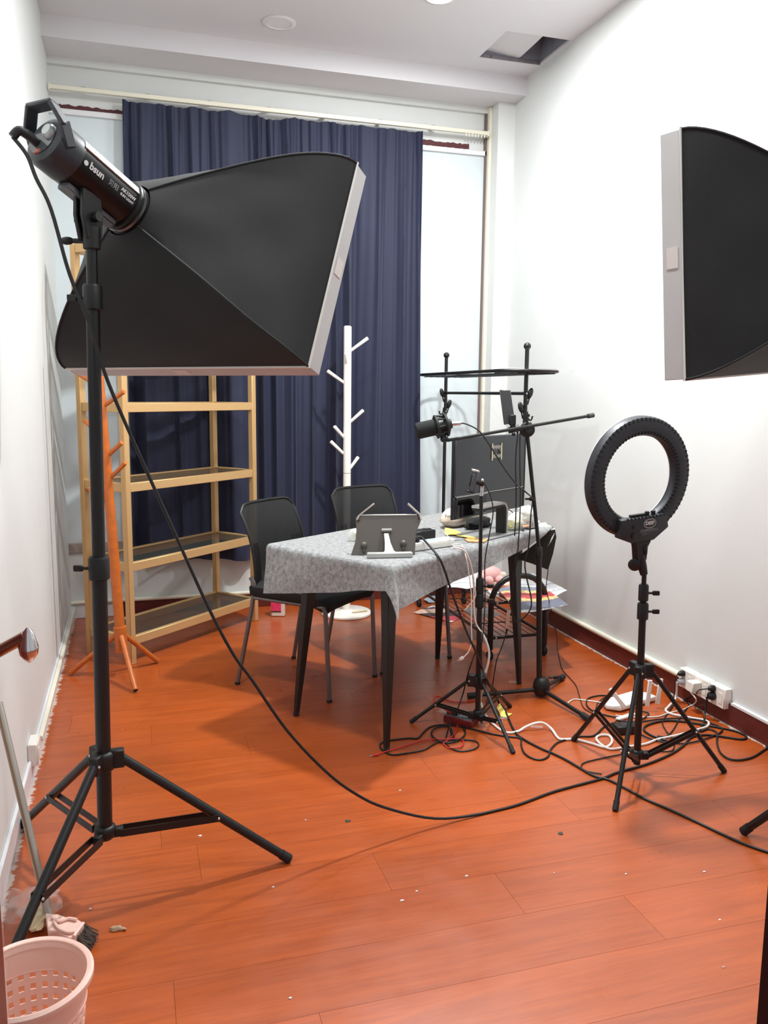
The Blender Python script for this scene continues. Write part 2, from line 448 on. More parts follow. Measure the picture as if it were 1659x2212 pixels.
# ---- skirting boards and surface conduits
br = MB(); br.mm(XR-.014, XR, YF, YP, 0, .092); struct('baseboard_right', br, REDWOOD, bevel=.003)
cr_ = MB(); cr_.tube([(XR-.014, YP, .106), (XR-.014, 3.06, .106)], .0135, 10); struct('trim_3', cr_, CREAM)
pr_ = MB(); pr_.mm(XR-.016, XR, YF, 2.73, .09, .1); struct('trim_4', pr_, TRIMW)
bl = MB(); bl.mm(XL, XL+.012, YF, YB, 0, .085); struct('baseboard_left', bl, TRIMW, bevel=.003)
cl_ = MB(); cl_.mm(XL, XL+.026, 3.2, YB, .05, .075); struct('trim_5', cl_, CREAM, bevel=.004)
bb1 = MB(); bb1.mm(XL, -.1, YB-.014, YB, 0, .085); struct('baseboard_back', bb1, TRIMW, bevel=.003)
bb2 = MB(); bb2.mm(-.1, 2.245, YB-.014, YB, 0, .085); struct('baseboard_rear', bb2, REDWOOD, bevel=.003)
cb_ = MB(); cb_.tube([(XL, YB-.016, .098), (2.245, YB-.016, .098)], .0125, 10); struct('trim_6', cb_, CREAM)

# ---- ceiling with an open service hatch
HX0, HX1, HY0, HY1 = 1.965, 2.345, 4.32, 4.68
ce = MB()
for a in ((XL, XR, YF, HY0), (XL, XR, HY1, YBEAM), (XL, HX0, HY0, HY1), (HX1, XR, HY0, HY1)):
    ce.mm(a[0], a[1], a[2], a[3], ZC, ZC+.012)
CE = struct('ceiling', ce, CEIL)
vd = MB(); h = .32; vm = mat('hatch_void_grey', (140, 140, 150), .9, var=.2, vscale=9)  # hatch interior: mottled grey, darker than the ceiling colour
vd.mm(HX0-.02, HX0, HY0-.02, HY1+.02, ZC+.012, ZC+h); vd.mm(HX1, HX1+.02, HY0-.02, HY1+.02, ZC+.012, ZC+h)
vd.mm(HX0, HX1, HY0-.02, HY0, ZC+.012, ZC+h); vd.mm(HX0, HX1, HY1, HY1+.02, ZC+.012, ZC+h); vd.mm(HX0-.02, HX1+.02, HY0-.02, HY1+.02, ZC+h, ZC+h+.02)
put('hatch_shaft', vd, vm, CE)
rg = MB()
x = HX0
while x < HX1-.01:
    w = random.uniform(.012, .03); rg.mm(x, min(x+w, HX1), HY1-random.uniform(.004, .014), HY1, ZC-.001, ZC+.013); x += w
put('ragged_edge', rg, mat('raw_plaster', (132, 126, 132), .95), CE)
hp = MB(); xa, ya_, za_ = axes((.1, .03, 1), (1, 0, 0)); hp.box((HX0+.125, (HY0+HY1)/2-.012, ZC+.045), (.25, .42, .012), (xa, ya_, za_))
tag(put('hatch_panel', hp, mat('hatch_paint', (216, 214, 216), .8), loc=(HX0+.125, (HY0+HY1)/2, ZC+.03), bevel=.001), 'white hatch panel pushed aside inside the ceiling opening', 'panel')

# ---- ceiling downlights; the lit ones carry their own light
def downlight(x, y, lit, label, share=1.):
    T = thing('ceiling_downlight', label, 'ceiling light', (x, y, ZC), 'recessed ceiling downlights')
    m = MB(); m.lathe((x, y, ZC), (0, 0, -1), [(.062, 0), (.086, 0), (.088, .004), (.084, .008), (.066, .010), (.062, .004)], 36, ring=True)
    put('bezel', m, TRIMW, T)
    d = MB(); d.lathe((x, y, ZC-.003), (0, 0, -1), [(.063, 0), (.063, .003), (0, .0035)], 32)
    put('lens', d, WARM if lit else mat('frosted_lens', (226, 224, 226), .5), T)
    if lit:
        ld = bpy.data.lights.new('downlight_light', 'AREA'); ld.shape = 'DISK'; ld.size = .17; ld.energy = LAMP_POWER*share; ld.color = (.965, .995, 1)
        lo = bpy.data.objects.new('downlight_light', ld); COL.objects.link(lo); lo.parent = T; lo.location = (0, 0, -.012)
p = fl(603, 48, ZC)
downlight(p.x, p.y, False, 'unlit round downlight in the ceiling above the navy curtain')
p = fl(950, -10, ZC)
downlight(p.x, p.y, True, 'lit round downlight in the ceiling above the table', .4)
downlight(1.5, 3.25, True, 'lit round downlight in the ceiling above the phone tripod', 2.05)
downlight(.3, 2.55, True, 'lit round downlight in the ceiling above the big softbox', .65)
downlight(1.0, 1.25, True, 'lit round downlight in the ceiling just inside the doorway', .6)

# ---- curtain track and curtain
YT = YB-.08
tr = thing('curtain_track', 'cream plastic curtain track fixed along the back wall', 'curtain rail', (XL, YT, onY(110, 183, YT).z))
zr = onY(600, 240, YT).z
m = MB(); m.mm(XL+.008, 2.212, YT-.012, YT+.012, zr-.012, zr+.012); put('rail', m, CREAM, tr, bevel=.002)
for x in (XL+.01, 2.205):
    m = MB(); m.mm(x-.004, x+.006, YT-.017, YT+.017, zr-.019, zr+.015); put('end_cap', m, CREAM, tr, bevel=.002)
for x in np.arange(-.2, 2.2, .34):
    m = MB(); m.mm(x-.012, x+.012, YT, YB, zr+.011, zr+.017); put('bracket', m, LEGGREY, tr)
for i in range(7):
    m = MB(); x = 2.06+i*.021; m.lathe((x, YT, zr-.012), (0, 0, -1), [(.007, 0), (.006, .006), (.0025, .016)], 8); put('glider', m, CREAM, tr)

CX0, CX1 = onY(264, 210, YT).x, onY(914, 285, YT).x
CZ0 = .33
def curtain(u, w):
    # u across, w down
    x = CX0+(CX1-CX0)*u
    ztop = zr-.022 - .012*abs(math.sin(u*math.pi*9)) - .022*math.exp(-((u-.46)/.035)**2)
    k = min(1, w*3)
    ph = 2*math.pi*(13.5*u + .30*math.sin(10.7*u+.5) + .20*math.sin(25*u+1) + .10*math.sin(44*u)) + .7*math.sin(w*2.2+u*7)
    a = (.010+.024*k)*(.75+.35*math.sin(17*u+2*w))
    y = YT + .012 - a*math.sin(ph) - .007*math.sin(2.3*ph+1+w) - .003*math.sin(5*ph+2*w)*(1-.6*w)
    x += .012*k*math.cos(ph) + .045*w*(u-.3)
    z = ztop + (CZ0-ztop)*w + .012*math.sin(u*11)*w
    return (x, y, z)
m = MB(); m.sheet(curtain, 300, 30, .002)
cu = put('curtain', m, NAVY, loc=((CX0+CX1)/2, YT, CZ0), smooth=60)
tag(cu, 'long navy blue pleated curtain hanging over the boarded window', 'curtain')

# ================================================================== TRIPOD STANDS
def tripod(T, foot, R, ang0, hubz, lowz, secs, rleg, top, m=BLACKM, brace_at=.58, flat=.018, knobdir=None, feet=None, double=True):
    """foot: point on the floor under the pole; secs: [(z0, z1, radius)] pole tubes; top: 3-D top of the pole"""
    foot = V3(foot); top = V3(top)
    ax = (top-foot).normalized()
    def at(z): return foot+(top-foot)*(z/top.z)
    for z0, z1, r in secs:
        q = MB(); q.tube([at(z0), at(z1)], r, 18); put('pole', q, m, T)
    for (z0, z1, r), nx in zip(secs[:-1], secs[1:]):
        q = MB(); q.lathe(at(z1-.045), ax, [(r+.002, 0), (r+.007, .004), (r+.007, .056), (r+.004, .062)], 18); c_ = put('collar', q, BLACKP, T)
        kd = V3(knobdir) if knobdir is not None else -RH
        q = MB(); b = at(z1-.015)+kd*(r+.006); q.tube([b, b+kd*.02], .0045, 8); q.box(b+kd*.028, (.016, .01, .024), axes(kd)); put('knob', q, BLACKP, c_, bevel=.002)
    r0 = secs[0][2]
    q = MB(); q.lathe(at(hubz-.03), ax, [(r0+.003, 0), (r0+.011, .006), (r0+.011, .046), (r0+.004, .054)], 18)
    angs = [ang0+k*2*math.pi/3 for k in range(3)]
    for k, a in enumerate(angs):
        d = V3((math.cos(a), math.sin(a), 0)); q.box(at(hubz)+d*(r0+.016), (.036, .026, .05), (d, UP.cross(d), UP))
    hub = put('hub', q, BLACKP, T, bevel=.003)
    q = MB(); q.lathe(at(lowz-.012), ax, [(r0+.002, 0), (r0+.009, .004), (r0+.009, .03), (r0+.003, .036)], 18)
    for a in angs:
        d = V3((math.cos(a), math.sin(a), 0)); q.box(at(lowz)+d*(r0+.013), (.03, .022, .026), (d, UP.cross(d), UP))
    put('brace_collar', q, BLACKP, T, bevel=.003)
    for k, a in enumerate(angs):
        d = V3((math.cos(a), math.sin(a), 0))
        f = V3(feet[k]) if feet else foot+d*R
        f = V3((f.x, f.y, rleg*1.05))
        h = at(hubz)+d*(r0+.026)
        q = MB(); q.tube([h, f], rleg, 12); lg = put('leg', q, m, T)
        e = (f-h).normalized(); q = MB(); q.tube([f-e*.025, f+e*.006], [rleg+.0018, rleg+.0018], 12); put('foot_cap', q, RUBBER, lg)
        q = MB(); q.ball(h+UP.cross(d)*.014, .0045, 8); put('rivet', q, STEEL, lg)
        j = h+(f-h)*brace_at; b = at(lowz)+d*(r0+.02); sd = UP.cross(d)
        q = MB()
        for sgn in ((-1, 1) if double else (0,)):
            q.beam(b+sd*sgn*(rleg+.002), j+sd*sgn*(rleg+.002), .003, flat, sd)
        br_ = put('brace', q, m, T)
        for sgn in (-1, 1):
            q = MB(); q.ball(j+sd*sgn*(rleg+.004), .0042, 8); put('rivet', q, STEEL, br_)
    return at

# ---- big light stand by the left wall
P0 = V3((-.1, 2.225, 0)); ft = [fl(650, 1858), fl(45, 1788)]
cen = V3((-.094, 2.214, 0))
topL = dep(196, 470, cen); botL = dep(227, 1788, cen)
# straight pole through both measured ends, carried down to the floor
ex = botL+(botL-topL)*(botL.z/(topL.z-botL.z))
LS = thing('light_stand', 'tall black tripod light stand beside the white wall carrying the lettered lamp', 'light stand', (ex.x, ex.y, 0))
aR = math.atan2(ft[0].y-ex.y, ft[0].x-ex.x)
aL = math.atan2(ft[1].y-ex.y, ft[1].x-ex.x)
aF = math.atan2(1.746-ex.y, -.335-ex.x)
def zpx(y, P):
    return dep(IW/2, y, P).z
atL = tripod(LS, ex, .503, aR, .385, .175, [(.16, .92, .0195), (.88, 1.6, .0165), (1.56, topL.z-.02, .0135)], .0125, topL, brace_at=.56, flat=.02, knobdir=-RH)

def softbox_frame(C, az, el, roll=0):
    n = V3((math.sin(az)*math.cos(el), math.cos(az)*math.cos(el), math.sin(el)))
    u = V3((math.cos(az), -math.sin(az), 0)); v = u.cross(n)
    return V3(C), u*math.cos(roll)+v*math.sin(roll), v*math.cos(roll)-u*math.sin(roll), n

def softbox(label, C, u, v, n, w, h, D, loc):
    T = thing('softbox', label, 'softbox', loc, 'rectangular softboxes')
    lipd = .055; r0 = .074
    corners = [(-1, -1), (1, -1), (1, 1), (-1, 1)]
    NS, NE = 18, 12
    def sec(s_):
        g = 1-(1-s_)**1.75
        z = -D + (D-lipd)*s_
        out = []
        for k in range(4):
            a = corners[k]; b = corners[(k+1) % 4]
            pa = (r0*.72*a[0]*(1-g)+g*a[0]*w/2, r0*.72*a[1]*(1-g)+g*a[1]*h/2)
            pb = (r0*.72*b[0]*(1-g)+g*b[0]*w/2, r0*.72*b[1]*(1-g)+g*b[1]*h/2)
            for e in range(NE):
                t_ = e/NE; x = pa[0]+(pb[0]-pa[0])*t_; y = pa[1]+(pb[1]-pa[1])*t_
                cy = 4*t_*(1-t_)
                sag = -.018*cy*math.sin(math.pi*s_) + .26*r0*cy*(1-g)
                nx = (pa[1]+pb[1], -(pa[0]+pb[0])); 
                ox, oy = (pa[0]+pb[0])/2, (pa[1]+pb[1])/2; l = math.hypot(ox, oy)
                wr_ = .0035*math.sin(13*t_+5*k)*math.sin(9*s_+3*k)*math.sin(math.pi*s_)
                x += ox/l*(sag+wr_); y += oy/l*(sag+wr_)
                out.append(C+u*x+v*y+n*z)
        return out
    mb = MB(); rings = [sec(i/NS) for i in range(NS+1)]; m_ = 4*NE; vs = [p for r in rings for p in r]; fs = []
    for i in range(NS):
        for k in range(m_):
            l = (k+1) % m_; fs.append((i*m_+k, i*m_+l, (i+1)*m_+l, (i+1)*m_+k))
    mb.add(vs, fs)
    put('fabric_shell', mb, FABRIC, T, smooth=25)
    # seams along the four bent rods
    for k in range(4):
        q = MB(); q.tube([rings[i][k*NE] for i in range(NS+1)], .0035, 6); put('seam', q, FABRIC, T)
    # grey lip around the open front
    q = MB(); o = [(-w/2, -h/2), (w/2, -h/2), (w/2, h/2), (-w/2, h/2)]; e = .006
    i_ = [(-w/2+e, -h/2+e), (w/2-e, -h/2+e), (w/2-e, h/2-e), (-w/2+e, h/2-e)]
    vs = [C+u*a+v*b-n*lipd for a, b in o]+[C+u*a+v*b for a, b in o]+[C+u*a+v*b-n*lipd for a, b in i_]+[C+u*a+v*b for a, b in i_]
    fs = []
    for k in range(4):
        l = (k+1) % 4; fs += [(k, l, 4+l, 4+k), (8+k, 12+k, 12+l, 8+l), (4+k, 4+l, 12+l, 12+k), (k, 8+k, 8+l, l)]
    q.add(vs, fs); lip = put('lip', q, LIP, T, bevel=.0015)
    q = MB(); q.tube([C+u*a*1.003+v*b*1.003-n*lipd for a, b in o], .0042, 8, closed=True); put('piping', q, LIPEDGE, lip)
    for (a, b, dx, dy, out) in ((w/2, 0, v, n, u), (-w/2, 0, v, n, -u), (0, -h/2, u, n, -v), (0, h/2, u, n, v)):
        q = MB(); q.box(C+u*a+v*b+out*.001-n*lipd/2, (.05, .03, .002), (dx, dy, dx.cross(dy))); put('velcro_patch', q, VELCRO, lip)
    q = MB(); q.box(C-n*(lipd-.004), (w-.014, h-.014, .002), (u, v, n)); put('diffuser', q, DIFF, T)
    return T

SB1 = softbox_frame((.244, 2.556, 1.679), .799, -.408, 0.)
D1 = .36
softbox('black rectangular softbox with grey lip mounted on the lettered lamp', *SB1, .9, .6, D1, SB1[0]-SB1[3]*.3)
C2 = softbox_frame((1.695, 2.056, 1.725), -.45, -.05, .06)
softbox('black rectangular softbox with grey lip standing near the bare white wall by the ring light', *C2, .9, .6, D1, C2[0]-C2[3]*.3)

def studio_lamp(T, C, u, v, n, D, L, lettering, brk):
    """lamp head; its front flange sits at C - n*D"""
    F = C-n*D; r = .060; up = v
    body = MB(); body.lathe(F-n*(L*.82), n, [(r, 0), (r, L*.80)], 32, xh=up); bo = put('body', body, mat('dark_bronze_metal', (22, 19, 21), .35, .5), T)
    for k in range(3):
        q = MB(); z0 = -.028+k*.014; q.lathe(F+n*z0, n, [(r+.003, 0), (r+.008, .002), (r+.008, .009), (r+.003, .011)], 32); put('flange_ring', q, BLACKP if k != 1 else mat('satin_ring', (120, 118, 118), .3, .8), T)
    # rear housing, panel, handle
    q = MB(); q.lathe(F-n*(L+.02), n, [(r-.018, 0), (r-.004, .006), (r+.001, .02), (r+.001, L*.2+.02)], 32); put('rear_housing', q, GREYPL, T)
    q = MB(); q.lathe(F-n*(L+.022), n, [(r-.02, 0), (r-.022, .004)], 28); rp = put('rear_panel', q, mat('rear_panel_gloss', (74, 78, 80), .12), T)
    B = F-n*(L+.02)
    # carry handle: arch over the top of the rear end
    side = u
    hp_ = [B+side*(r*.98)-up*.005+n*.03, B+side*(r*.98)+up*.03, B+side*(r*.6)+up*(r+.006)-n*.026, B-side*(r*.6)+up*(r+.006)-n*.026, B-side*(r*.98)+up*.03, B-side*(r*.98)-up*.005+n*.03]
    q = MB()
    for a_, b_ in zip(hp_[:-1], hp_[1:]):
        e_ = (b_-a_).normalized()*.006; q.beam(a_-e_, b_+e_, .03, .011, n)
    put('handle', q, GREYPL, T, bevel=.003)
    # power socket, plug, switch, dial
    q = MB(); q.box(B-up*.034-side*.004-n*.001, (.013, .02, .006), (up, side, n)); put('switch', q, mat('red_rocker', (150, 60, 48), .3), rp, bevel=.002)
    q = MB(); q.lathe(B+up*.012+side*.02, -n, [(.018, 0), (.018, .008), (.013, .014)], 18); put('dial', q, mat('pale_dial', (170, 176, 176), .2, .3), rp)
    q = MB(); q.tube(cat([B-side*.012-up*.012, B-side*.016-up*.01-n*.03, B-side*.022-up*.012-n*.046, B-side*.03-up*.03-n*.05], 4), .0105, 12); pl = put('plug', q, BLACKP, T)
    # grey mounting rail under the lamp and tilt bracket
    lo = -up
    q = MB(); q.box(F-n*(L*.45)+lo*(r+.004), (.036, L*.62, .016), (u, n, up)); put('mounting_rail', q, mat('grey_rail', (86, 86, 90), .4, .3), T, bevel=.003)
    brk = V3(brk)
    A = F-n*(L*.42)+lo*(r+.01)
    ya = V3((n.x, n.y, 0)).normalized(); xs = UP.cross(ya)
    q = MB(); q.prism([(-.022, -.055), (.022, -.055), (.03, .0), (.024, .05), (-.03, .062), (-.034, .0)], brk+UP*.002, ya, UP, .012)
    q.prism([(-.022, -.055), (.022, -.055), (.03, .0), (.024, .05), (-.03, .062), (-.034, .0)], brk+UP*.002+xs*.024, ya, UP, .012)
    q.cyl(brk-UP*.075, brk-UP*.02, .021, 18); q.tube([brk, A], .015, 12)
    bk = put('tilt_bracket', q, BLACKP, T, bevel=.002)
    q = MB(); q.tube([brk-xs*.03, brk+xs*.045], .012, 14); q.tube([brk+xs*.045, brk+xs*.05+ya*.05-UP*.004], [.013, .010], 12); put('tilt_handle', q, BLACKP, bk)
    q = MB(); q.box(brk+UP*.028+ya*.005+xs*.037, (.018, .002, .006), (ya, xs, UP)); put('badge', q, PRINTW, bk)
    q = MB(); d = -RH; q.tube([brk-UP*.055+d*.02, brk-UP*.055+d*.045], .006, 8); q.ball(brk-UP*.055+d*.06, .02, 12, (.9, .5, .5), (d, UP, d.cross(UP))); put('lock_knob', q, BLACKP, bk)
    if lettering:
        tc = (CAM-(F-n*L*.4)); tc = (tc-n*tc.dot(n)).normalized()
        tn = (tc*math.cos(.45)+ (n.cross(tc))*math.sin(.45)*(1 if (n.cross(tc)).z > 0 else -1)).normalized()
        ty = tn.cross(n).normalized()
        if ty.z < 0: ty = -ty
        xdir = ty.cross(tn)
        def lab(t_, a_, body_, size, m_, bold):
            o = F-n*(L*t_)+tn*(r+.0012)+ty*a_
            text('lettering', body_, size, o, xdir, ty, m_, bo, bold=bold)
        lab(.63, -.004, 'bsun', .024, PRINTW, .0006)
        q = MB(); o = F-n*(L*.63)-n*.034+tn*(r+.0012)-ty*.006; q.lathe(o, tn, [(.0062, 0), (.0062, .0006)], 16); put('lettering_dot', q, PRINTW, bo)
        lab(.42, -.004, '贝阳', .016, PRINTG, 0)
        lab(.235, .004, 'AK150W', .0125, PRINTW, .0003)
        lab(.235, -.008, 'SUN LIGHT', .009, PRINTW, .0002)
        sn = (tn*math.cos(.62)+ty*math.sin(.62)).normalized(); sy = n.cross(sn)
        q = MB(); q.box(F-n*(L*.42)+sn*(r+.0005), (.02, L*.78, .004), (sy, n, sn)); put('highlight_stripe', q, mat('chamfer_highlight', (236, 228, 224), .16, .9), bo)  # reflective chamfer; its bright highlight is put into the pale metal colour
    return B-side*.03-up*.03-n*.05

LA = thing('studio_lamp', 'black cylindrical studio lamp with white lettering on the tall light stand', 'studio lamp', topL, 'studio lamps')
plugL = studio_lamp(LA, *SB1, D1, .258, True, topL)

# ---- second stand and lamp (mostly out of the picture)
f2 = fl(1607, 1803); c2 = V3((f2.x+.385*math.cos(math.radians(-68)), f2.y+.385*math.sin(math.radians(-68)), 0))
C_, u_, v_, n_ = C2
b2 = C_-n_*(D1+.126); top2 = V3((c2.x, c2.y, b2.z-.12))
LS2 = thing('light_stand', 'black tripod light stand of the softbox near the bare white wall, one foot showing', 'light stand', c2)
tripod(LS2, c2, .385, math.radians(112), .42, .14, [(.10, .9, .0195), (.86, 1.3, .0165), (1.26, top2.z-.02, .0135)], .0125, top2, brace_at=.56, flat=.02)
LA2 = thing('studio_lamp', 'plain black studio lamp behind the softbox near the bare white wall', 'studio lamp', top2, 'studio lamps')
studio_lamp(LA2, *C2, D1, .30, False, top2)

# ================================================================== GOLD SHELF UNIT
sa = .739; su = V3((math.cos(sa), math.sin(sa), 0)); sv_ = V3((-su.y, su.x, 0)); FLp = V3((-.04, 4.2, 0)); SLen, SWid = .955, .30
SH = thing('shelf_unit', 'gold metal shelf unit with tinted glass shelves standing across the corner', 'shelf', FLp+su*SLen/2+sv_*SWid/2)
pw = .034; SZ = 2.06
cs = [FLp, FLp+su*SLen, FLp+su*SLen+sv_*SWid, FLp+sv_*SWid]
for c_ in cs:
    q = MB(); q.box(c_+UP*SZ/2, (pw, pw, SZ), (su, sv_, UP)); put('post', q, GOLD, SH, bevel=.003)
for zt_ in (SZ, 1.68, 1.298, .91, .515, .14):
    for k in range(4):
        a = cs[k]; b = cs[(k+1) % 4]; d = (b-a).normalized()
        q = MB(); q.beam(a+d*pw/2+UP*(zt_-.02), b-d*pw/2+UP*(zt_-.02), .026, .044, d.cross(UP)); put('rail', q, GOLD, SH, bevel=.002)
    q = MB(); q.box(FLp+su*SLen/2+sv_*SWid/2+UP*(zt_-.006), (SLen-.026, SWid-.026, .006), (su, sv_, UP)); put('glass_shelf', q, GLASS, SH)

# ================================================================== COAT RACKS
ocen = V3((-.09, 4.022, 0)); oto = dep(212, 780, ocen); obo = dep(263, 1408, ocen)
OR = thing('coat_rack', 'orange stained wooden tree coat rack on three splayed legs by the gold shelf', 'coat rack', ocen)
axo = (oto-obo).normalized(); otop = obo+axo*((1.68-obo.z)/axo.z)
q = MB(); ps = [obo+(otop-obo)*t_ for t_ in (0, .08, .081, .30, .55, 1)]
q.tube(ps[:3], [.03, .03, .027], 18); put('socket', q, ORANGE, OR)
q = MB(); q.tube(ps[1:], [.0235, .0235, .0235, .022, .017], 16); put('post', q, ORANGE, OR)
for (x, y) in ((152, 1460), (293, 1497), (340, 1433)):
    f = fl(x, y); h = obo+axo*.09; d = V3((f.x-h.x, f.y-h.y, 0)).normalized(); q = MB(); f.z = .013
    q.tube([h+d*.012, f], .0125, 12); lg = put('leg', q, ORANGE, OR)
    e = (f-h).normalized(); q = MB(); q.tube([f-e*.004, f+e*.002], .0098, 12); put('foot_pad', q, RUBBER, lg)
for (x0, y0_, x1, y1, da) in ((226, 876, 268, 846, -.03), (233, 985, 263, 956, -.03), (238, 1033, 271, 1000, -.03), (214, 1085, 205, 1063, .0), (224, 1083, 192, 1055, .02), (213, 940, 183, 908, .03), (205, 830, 156, 799, .0)):
    a = dep(x0, y0_, ocen); b = dep(x1, y1, ocen+FH*da); q = MB(); q.tube([a, b], [.0095, .0105], 10); put('peg', q, ORANGE, OR)

wc = fl(748, 1326)
WR = thing('coat_rack', 'white tree coat rack with round base in front of the navy curtain', 'coat rack', wc)
wt = dep(751, 704, wc); q = MB(); q.lathe(wc, UP, [(.15, 0), (.155, .004), (.155, .014), (.148, .02), (.04, .024), (.03, .03)], 40); put('base', q, IVORY, WR)
q = MB(); q.tube([wc+UP*.02, wc+(wt-wc)*.5], .0235, 18); put('post', q, IVORY, WR)
q = MB(); q.lathe(wc+(wt-wc)*.501, wt-wc, [(.0205, 0), (.0235, .003), (.0235, (wt-wc).length*.499-.006), (.017, (wt-wc).length*.499), (0, (wt-wc).length*.499+.001)], 18); put('post', q, IVORY, WR)
def wpeg(x0, y0_, x1, y1, df):
    a = dep(x0, y0_, wc); b = dep(x1, y1, wc-FH*df); q = MB(); d = (b-a).normalized(); q.tube([a, b-d*.004, b], [.0085, .0108, .008], 12); put('peg', q, IVORY, WR)
for a in ((757, 758, 795, 730, 0), (750, 792, 747, 763, .06), (745, 828, 707, 801, 0), (754, 914, 785, 886, .02), (744, 946, 722, 921, .05), (742, 980, 714, 953, .01), (756, 1012, 774, 987, -.02)): wpeg(*a)
# a small card left on the white base
q = MB(); q.box(wc+V3((.07, -.06, .0255)), (.10, .02, .003), axes(UP, (.96, .2, 0))); tag(put('wooden_stick', q, mat('pale_wood', (206, 184, 140), .7), loc=wc+V3((.07, -.06, .024))), 'flat pale wooden stick lying on the white rack base', 'stick')

# ================================================================== CHAIRS
def chair(label, bl_, br_, fl_, fr2, zt_):
    bl_, br_, fl_, fr2 = [V3((p[0], p[1], 0)) for p in (bl_, br_, fl_, fr2)]
    c = (bl_+br_+fl_+fr2)/4
    f = ((fl_+fr2)-(bl_+br_)).normalized(); s_ = V3((-f.y, f.x, 0)); s_ = s_ if s_.dot(bl_-br_) > 0 else -s_
    T = thing('mesh_chair', label, 'chair', c, 'black mesh chairs')
    wd_ = (bl_-br_).length; dp = ((fl_+fr2)-(bl_+br_)).length/2
    bc = (bl_+br_)/2
    def L(a, b, z): return bc+f*a+s_*b+UP*z
    # legs: rear ones run on into the backrest uprights
    for sg in (1, -1):
        foot = bl_ if sg > 0 else br_
        pts = [foot+UP*.006, L(.085, sg*wd_*.46, .43), L(.075, sg*wd_*.47, .52)]
        q = MB(); q.tube(cat(pts, 5), .0105, 12); lg = put('leg', q, LEGGREY, T)
        q = MB(); q.tube([foot+UP*.0, foot+UP*.012], .0125, 12); put('foot_cap', q, RUBBER, lg)
    for sg in (1, -1):
        foot = fl_ if sg > 0 else fr2
        q = MB(); q.tube([foot+UP*.006, L(dp-.02, sg*wd_*.45, .40), L(dp-.03, sg*wd_*.45, .432)], .0105, 12); lg = put('leg', q, LEGGREY, T)
        q = MB(); q.tube([foot+UP*.0, foot+UP*.012], .0125, 12); put('foot_cap', q, RUBBER, lg)
    for sg in (1, -1):
        q = MB(); q.tube([L(.085, sg*wd_*.46, .425), L(dp-.03, sg*wd_*.45, .428)], .0095, 10); put('side_rail', q, LEGGREY, T)
    # seat cushion: rounded front, thicker in the middle
    def seat(u, v):
        a = .07+(dp-.01-.07)*u; hw = wd_*.49*(1-.10*max(0, (u-.75)/.25)**2)
        b = (v*2-1)*hw
        z = .468-.012*(abs(v*2-1)**3)-.045*max(0, (u-.7)/.3)**2
        return L(a, b, z)
    q = MB(); q.sheet(seat, 12, 12, .05); put('seat', q, CUSH, T, bevel=.008, seg=2)
    # backrest: curved mesh panel in a thin frame
    def bk(u, v, off=0.):
        z = .455+(zt_-.455)*v
        hw = wd_*(.43+.02*math.sin(min(1, v*1.25)*math.pi/2))
        x = (u*2-1)
        cr2 = 1-max(0, (abs(x)-.72)/.28)**2.4*.09*max(0, (v-.55)/.45)
        a = .088-.075*(v**1.35)+.02*math.sin(v*math.pi) - .035*(1-x*x)
        return L(a+off, x*hw, .455+(z-.455)*cr2)
    q = MB(); q.sheet(lambda u, v: bk(u, v), 18, 14, .003); bk_ = put('backrest', q, MESH, T, smooth=60)
    loop = [bk(0, v/12) for v in range(13)]+[bk(u/14, 1) for u in range(1, 15)]+[bk(1, 1-v/12) for v in range(1, 13)]+[bk(1-u/14, 0) for u in range(1, 14)]
    q = MB(); q.tube(loop, .0075, 8, closed=True); put('back_frame', q, BLACKP, bk_)
    q = MB()
    for k in range(4):
        for sg in (0, 1):
            uu = .05+.035*k; uu = uu if sg == 0 else 1-uu
            q.tube([bk(uu, v/8*.55, .003) for v in range(9)], .0022, 5)
    rb = put('back_ribs', q, BLACKP, bk_); rb['kind'] = 'stuff'
    return T
chair('black mesh-backed chair with grey metal legs drawn up beside the gold shelf', (.434, 3.768), (.76, 4.077), (.798, 3.43), (1.085, 3.696), .845)
chair('black mesh-backed chair with grey metal legs in front of the white coat rack', (1.368, 4.337), (.96, 4.189), (1.54, 3.869), (1.132, 3.721), .86)

# ================================================================== TABLE AND CLOTH
TU = V3((.8304, .5572, 0)).normalized(); TV = V3((-TU.y, TU.x, 0)); TC = V3((1.1825, 3.386, 0)); TZ = .745
TH, TN, TF = .6, -.335, .30        # half length, near edge, far edge
def tb(u, v, z): return TC+TU*u+TV*v+UP*z
TB = thing('table', 'rectangular table with tapered black metal legs under the grey felt', 'table', TC)
q = MB(); q.box(tb(0, (TN+TF)/2, TZ-.0125), (2*TH, TF-TN, .025), (TU, TV, UP)); put('tabletop', q, mat('table_board', (70, 60, 54), .6), TB, bevel=.003)
for fx, (su_, sv2) in zip((fl(640, 1546), fl(835, 1622), fl(945, 1422), fl(1121, 1477)), ((-1, 1), (-1, -1), (1, 1), (1, -1))):
    tp = tb(su_*(TH-.14), (TF-.11) if sv2 > 0 else (TN+.12), TZ-.025); fx.z = .004
    d = (tp-fx); X, Y, Z = axes(d, TU); q = MB(); vs = []
    for (p, w_) in ((fx, .011), (tp, .030)):
        for i, j in ((-1, -1), (1, -1), (1, 1), (-1, 1)): vs.append(p+X*i*w_+Y*j*w_*.75)
    q.add(vs, [(3, 2, 1, 0), (4, 5, 6, 7), (0, 1, 5, 4), (1, 2, 6, 5), (2, 3, 7, 6), (3, 0, 4, 7)])
    lg = put('leg', q, TABLEM, TB, bevel=.002)
    q = MB(); q.lathe(V3((fx.x, fx.y, 0)), UP, [(.0125, 0), (.0125, .012), (.009, .016)], 14); put('foot', q, RUBBER, lg)
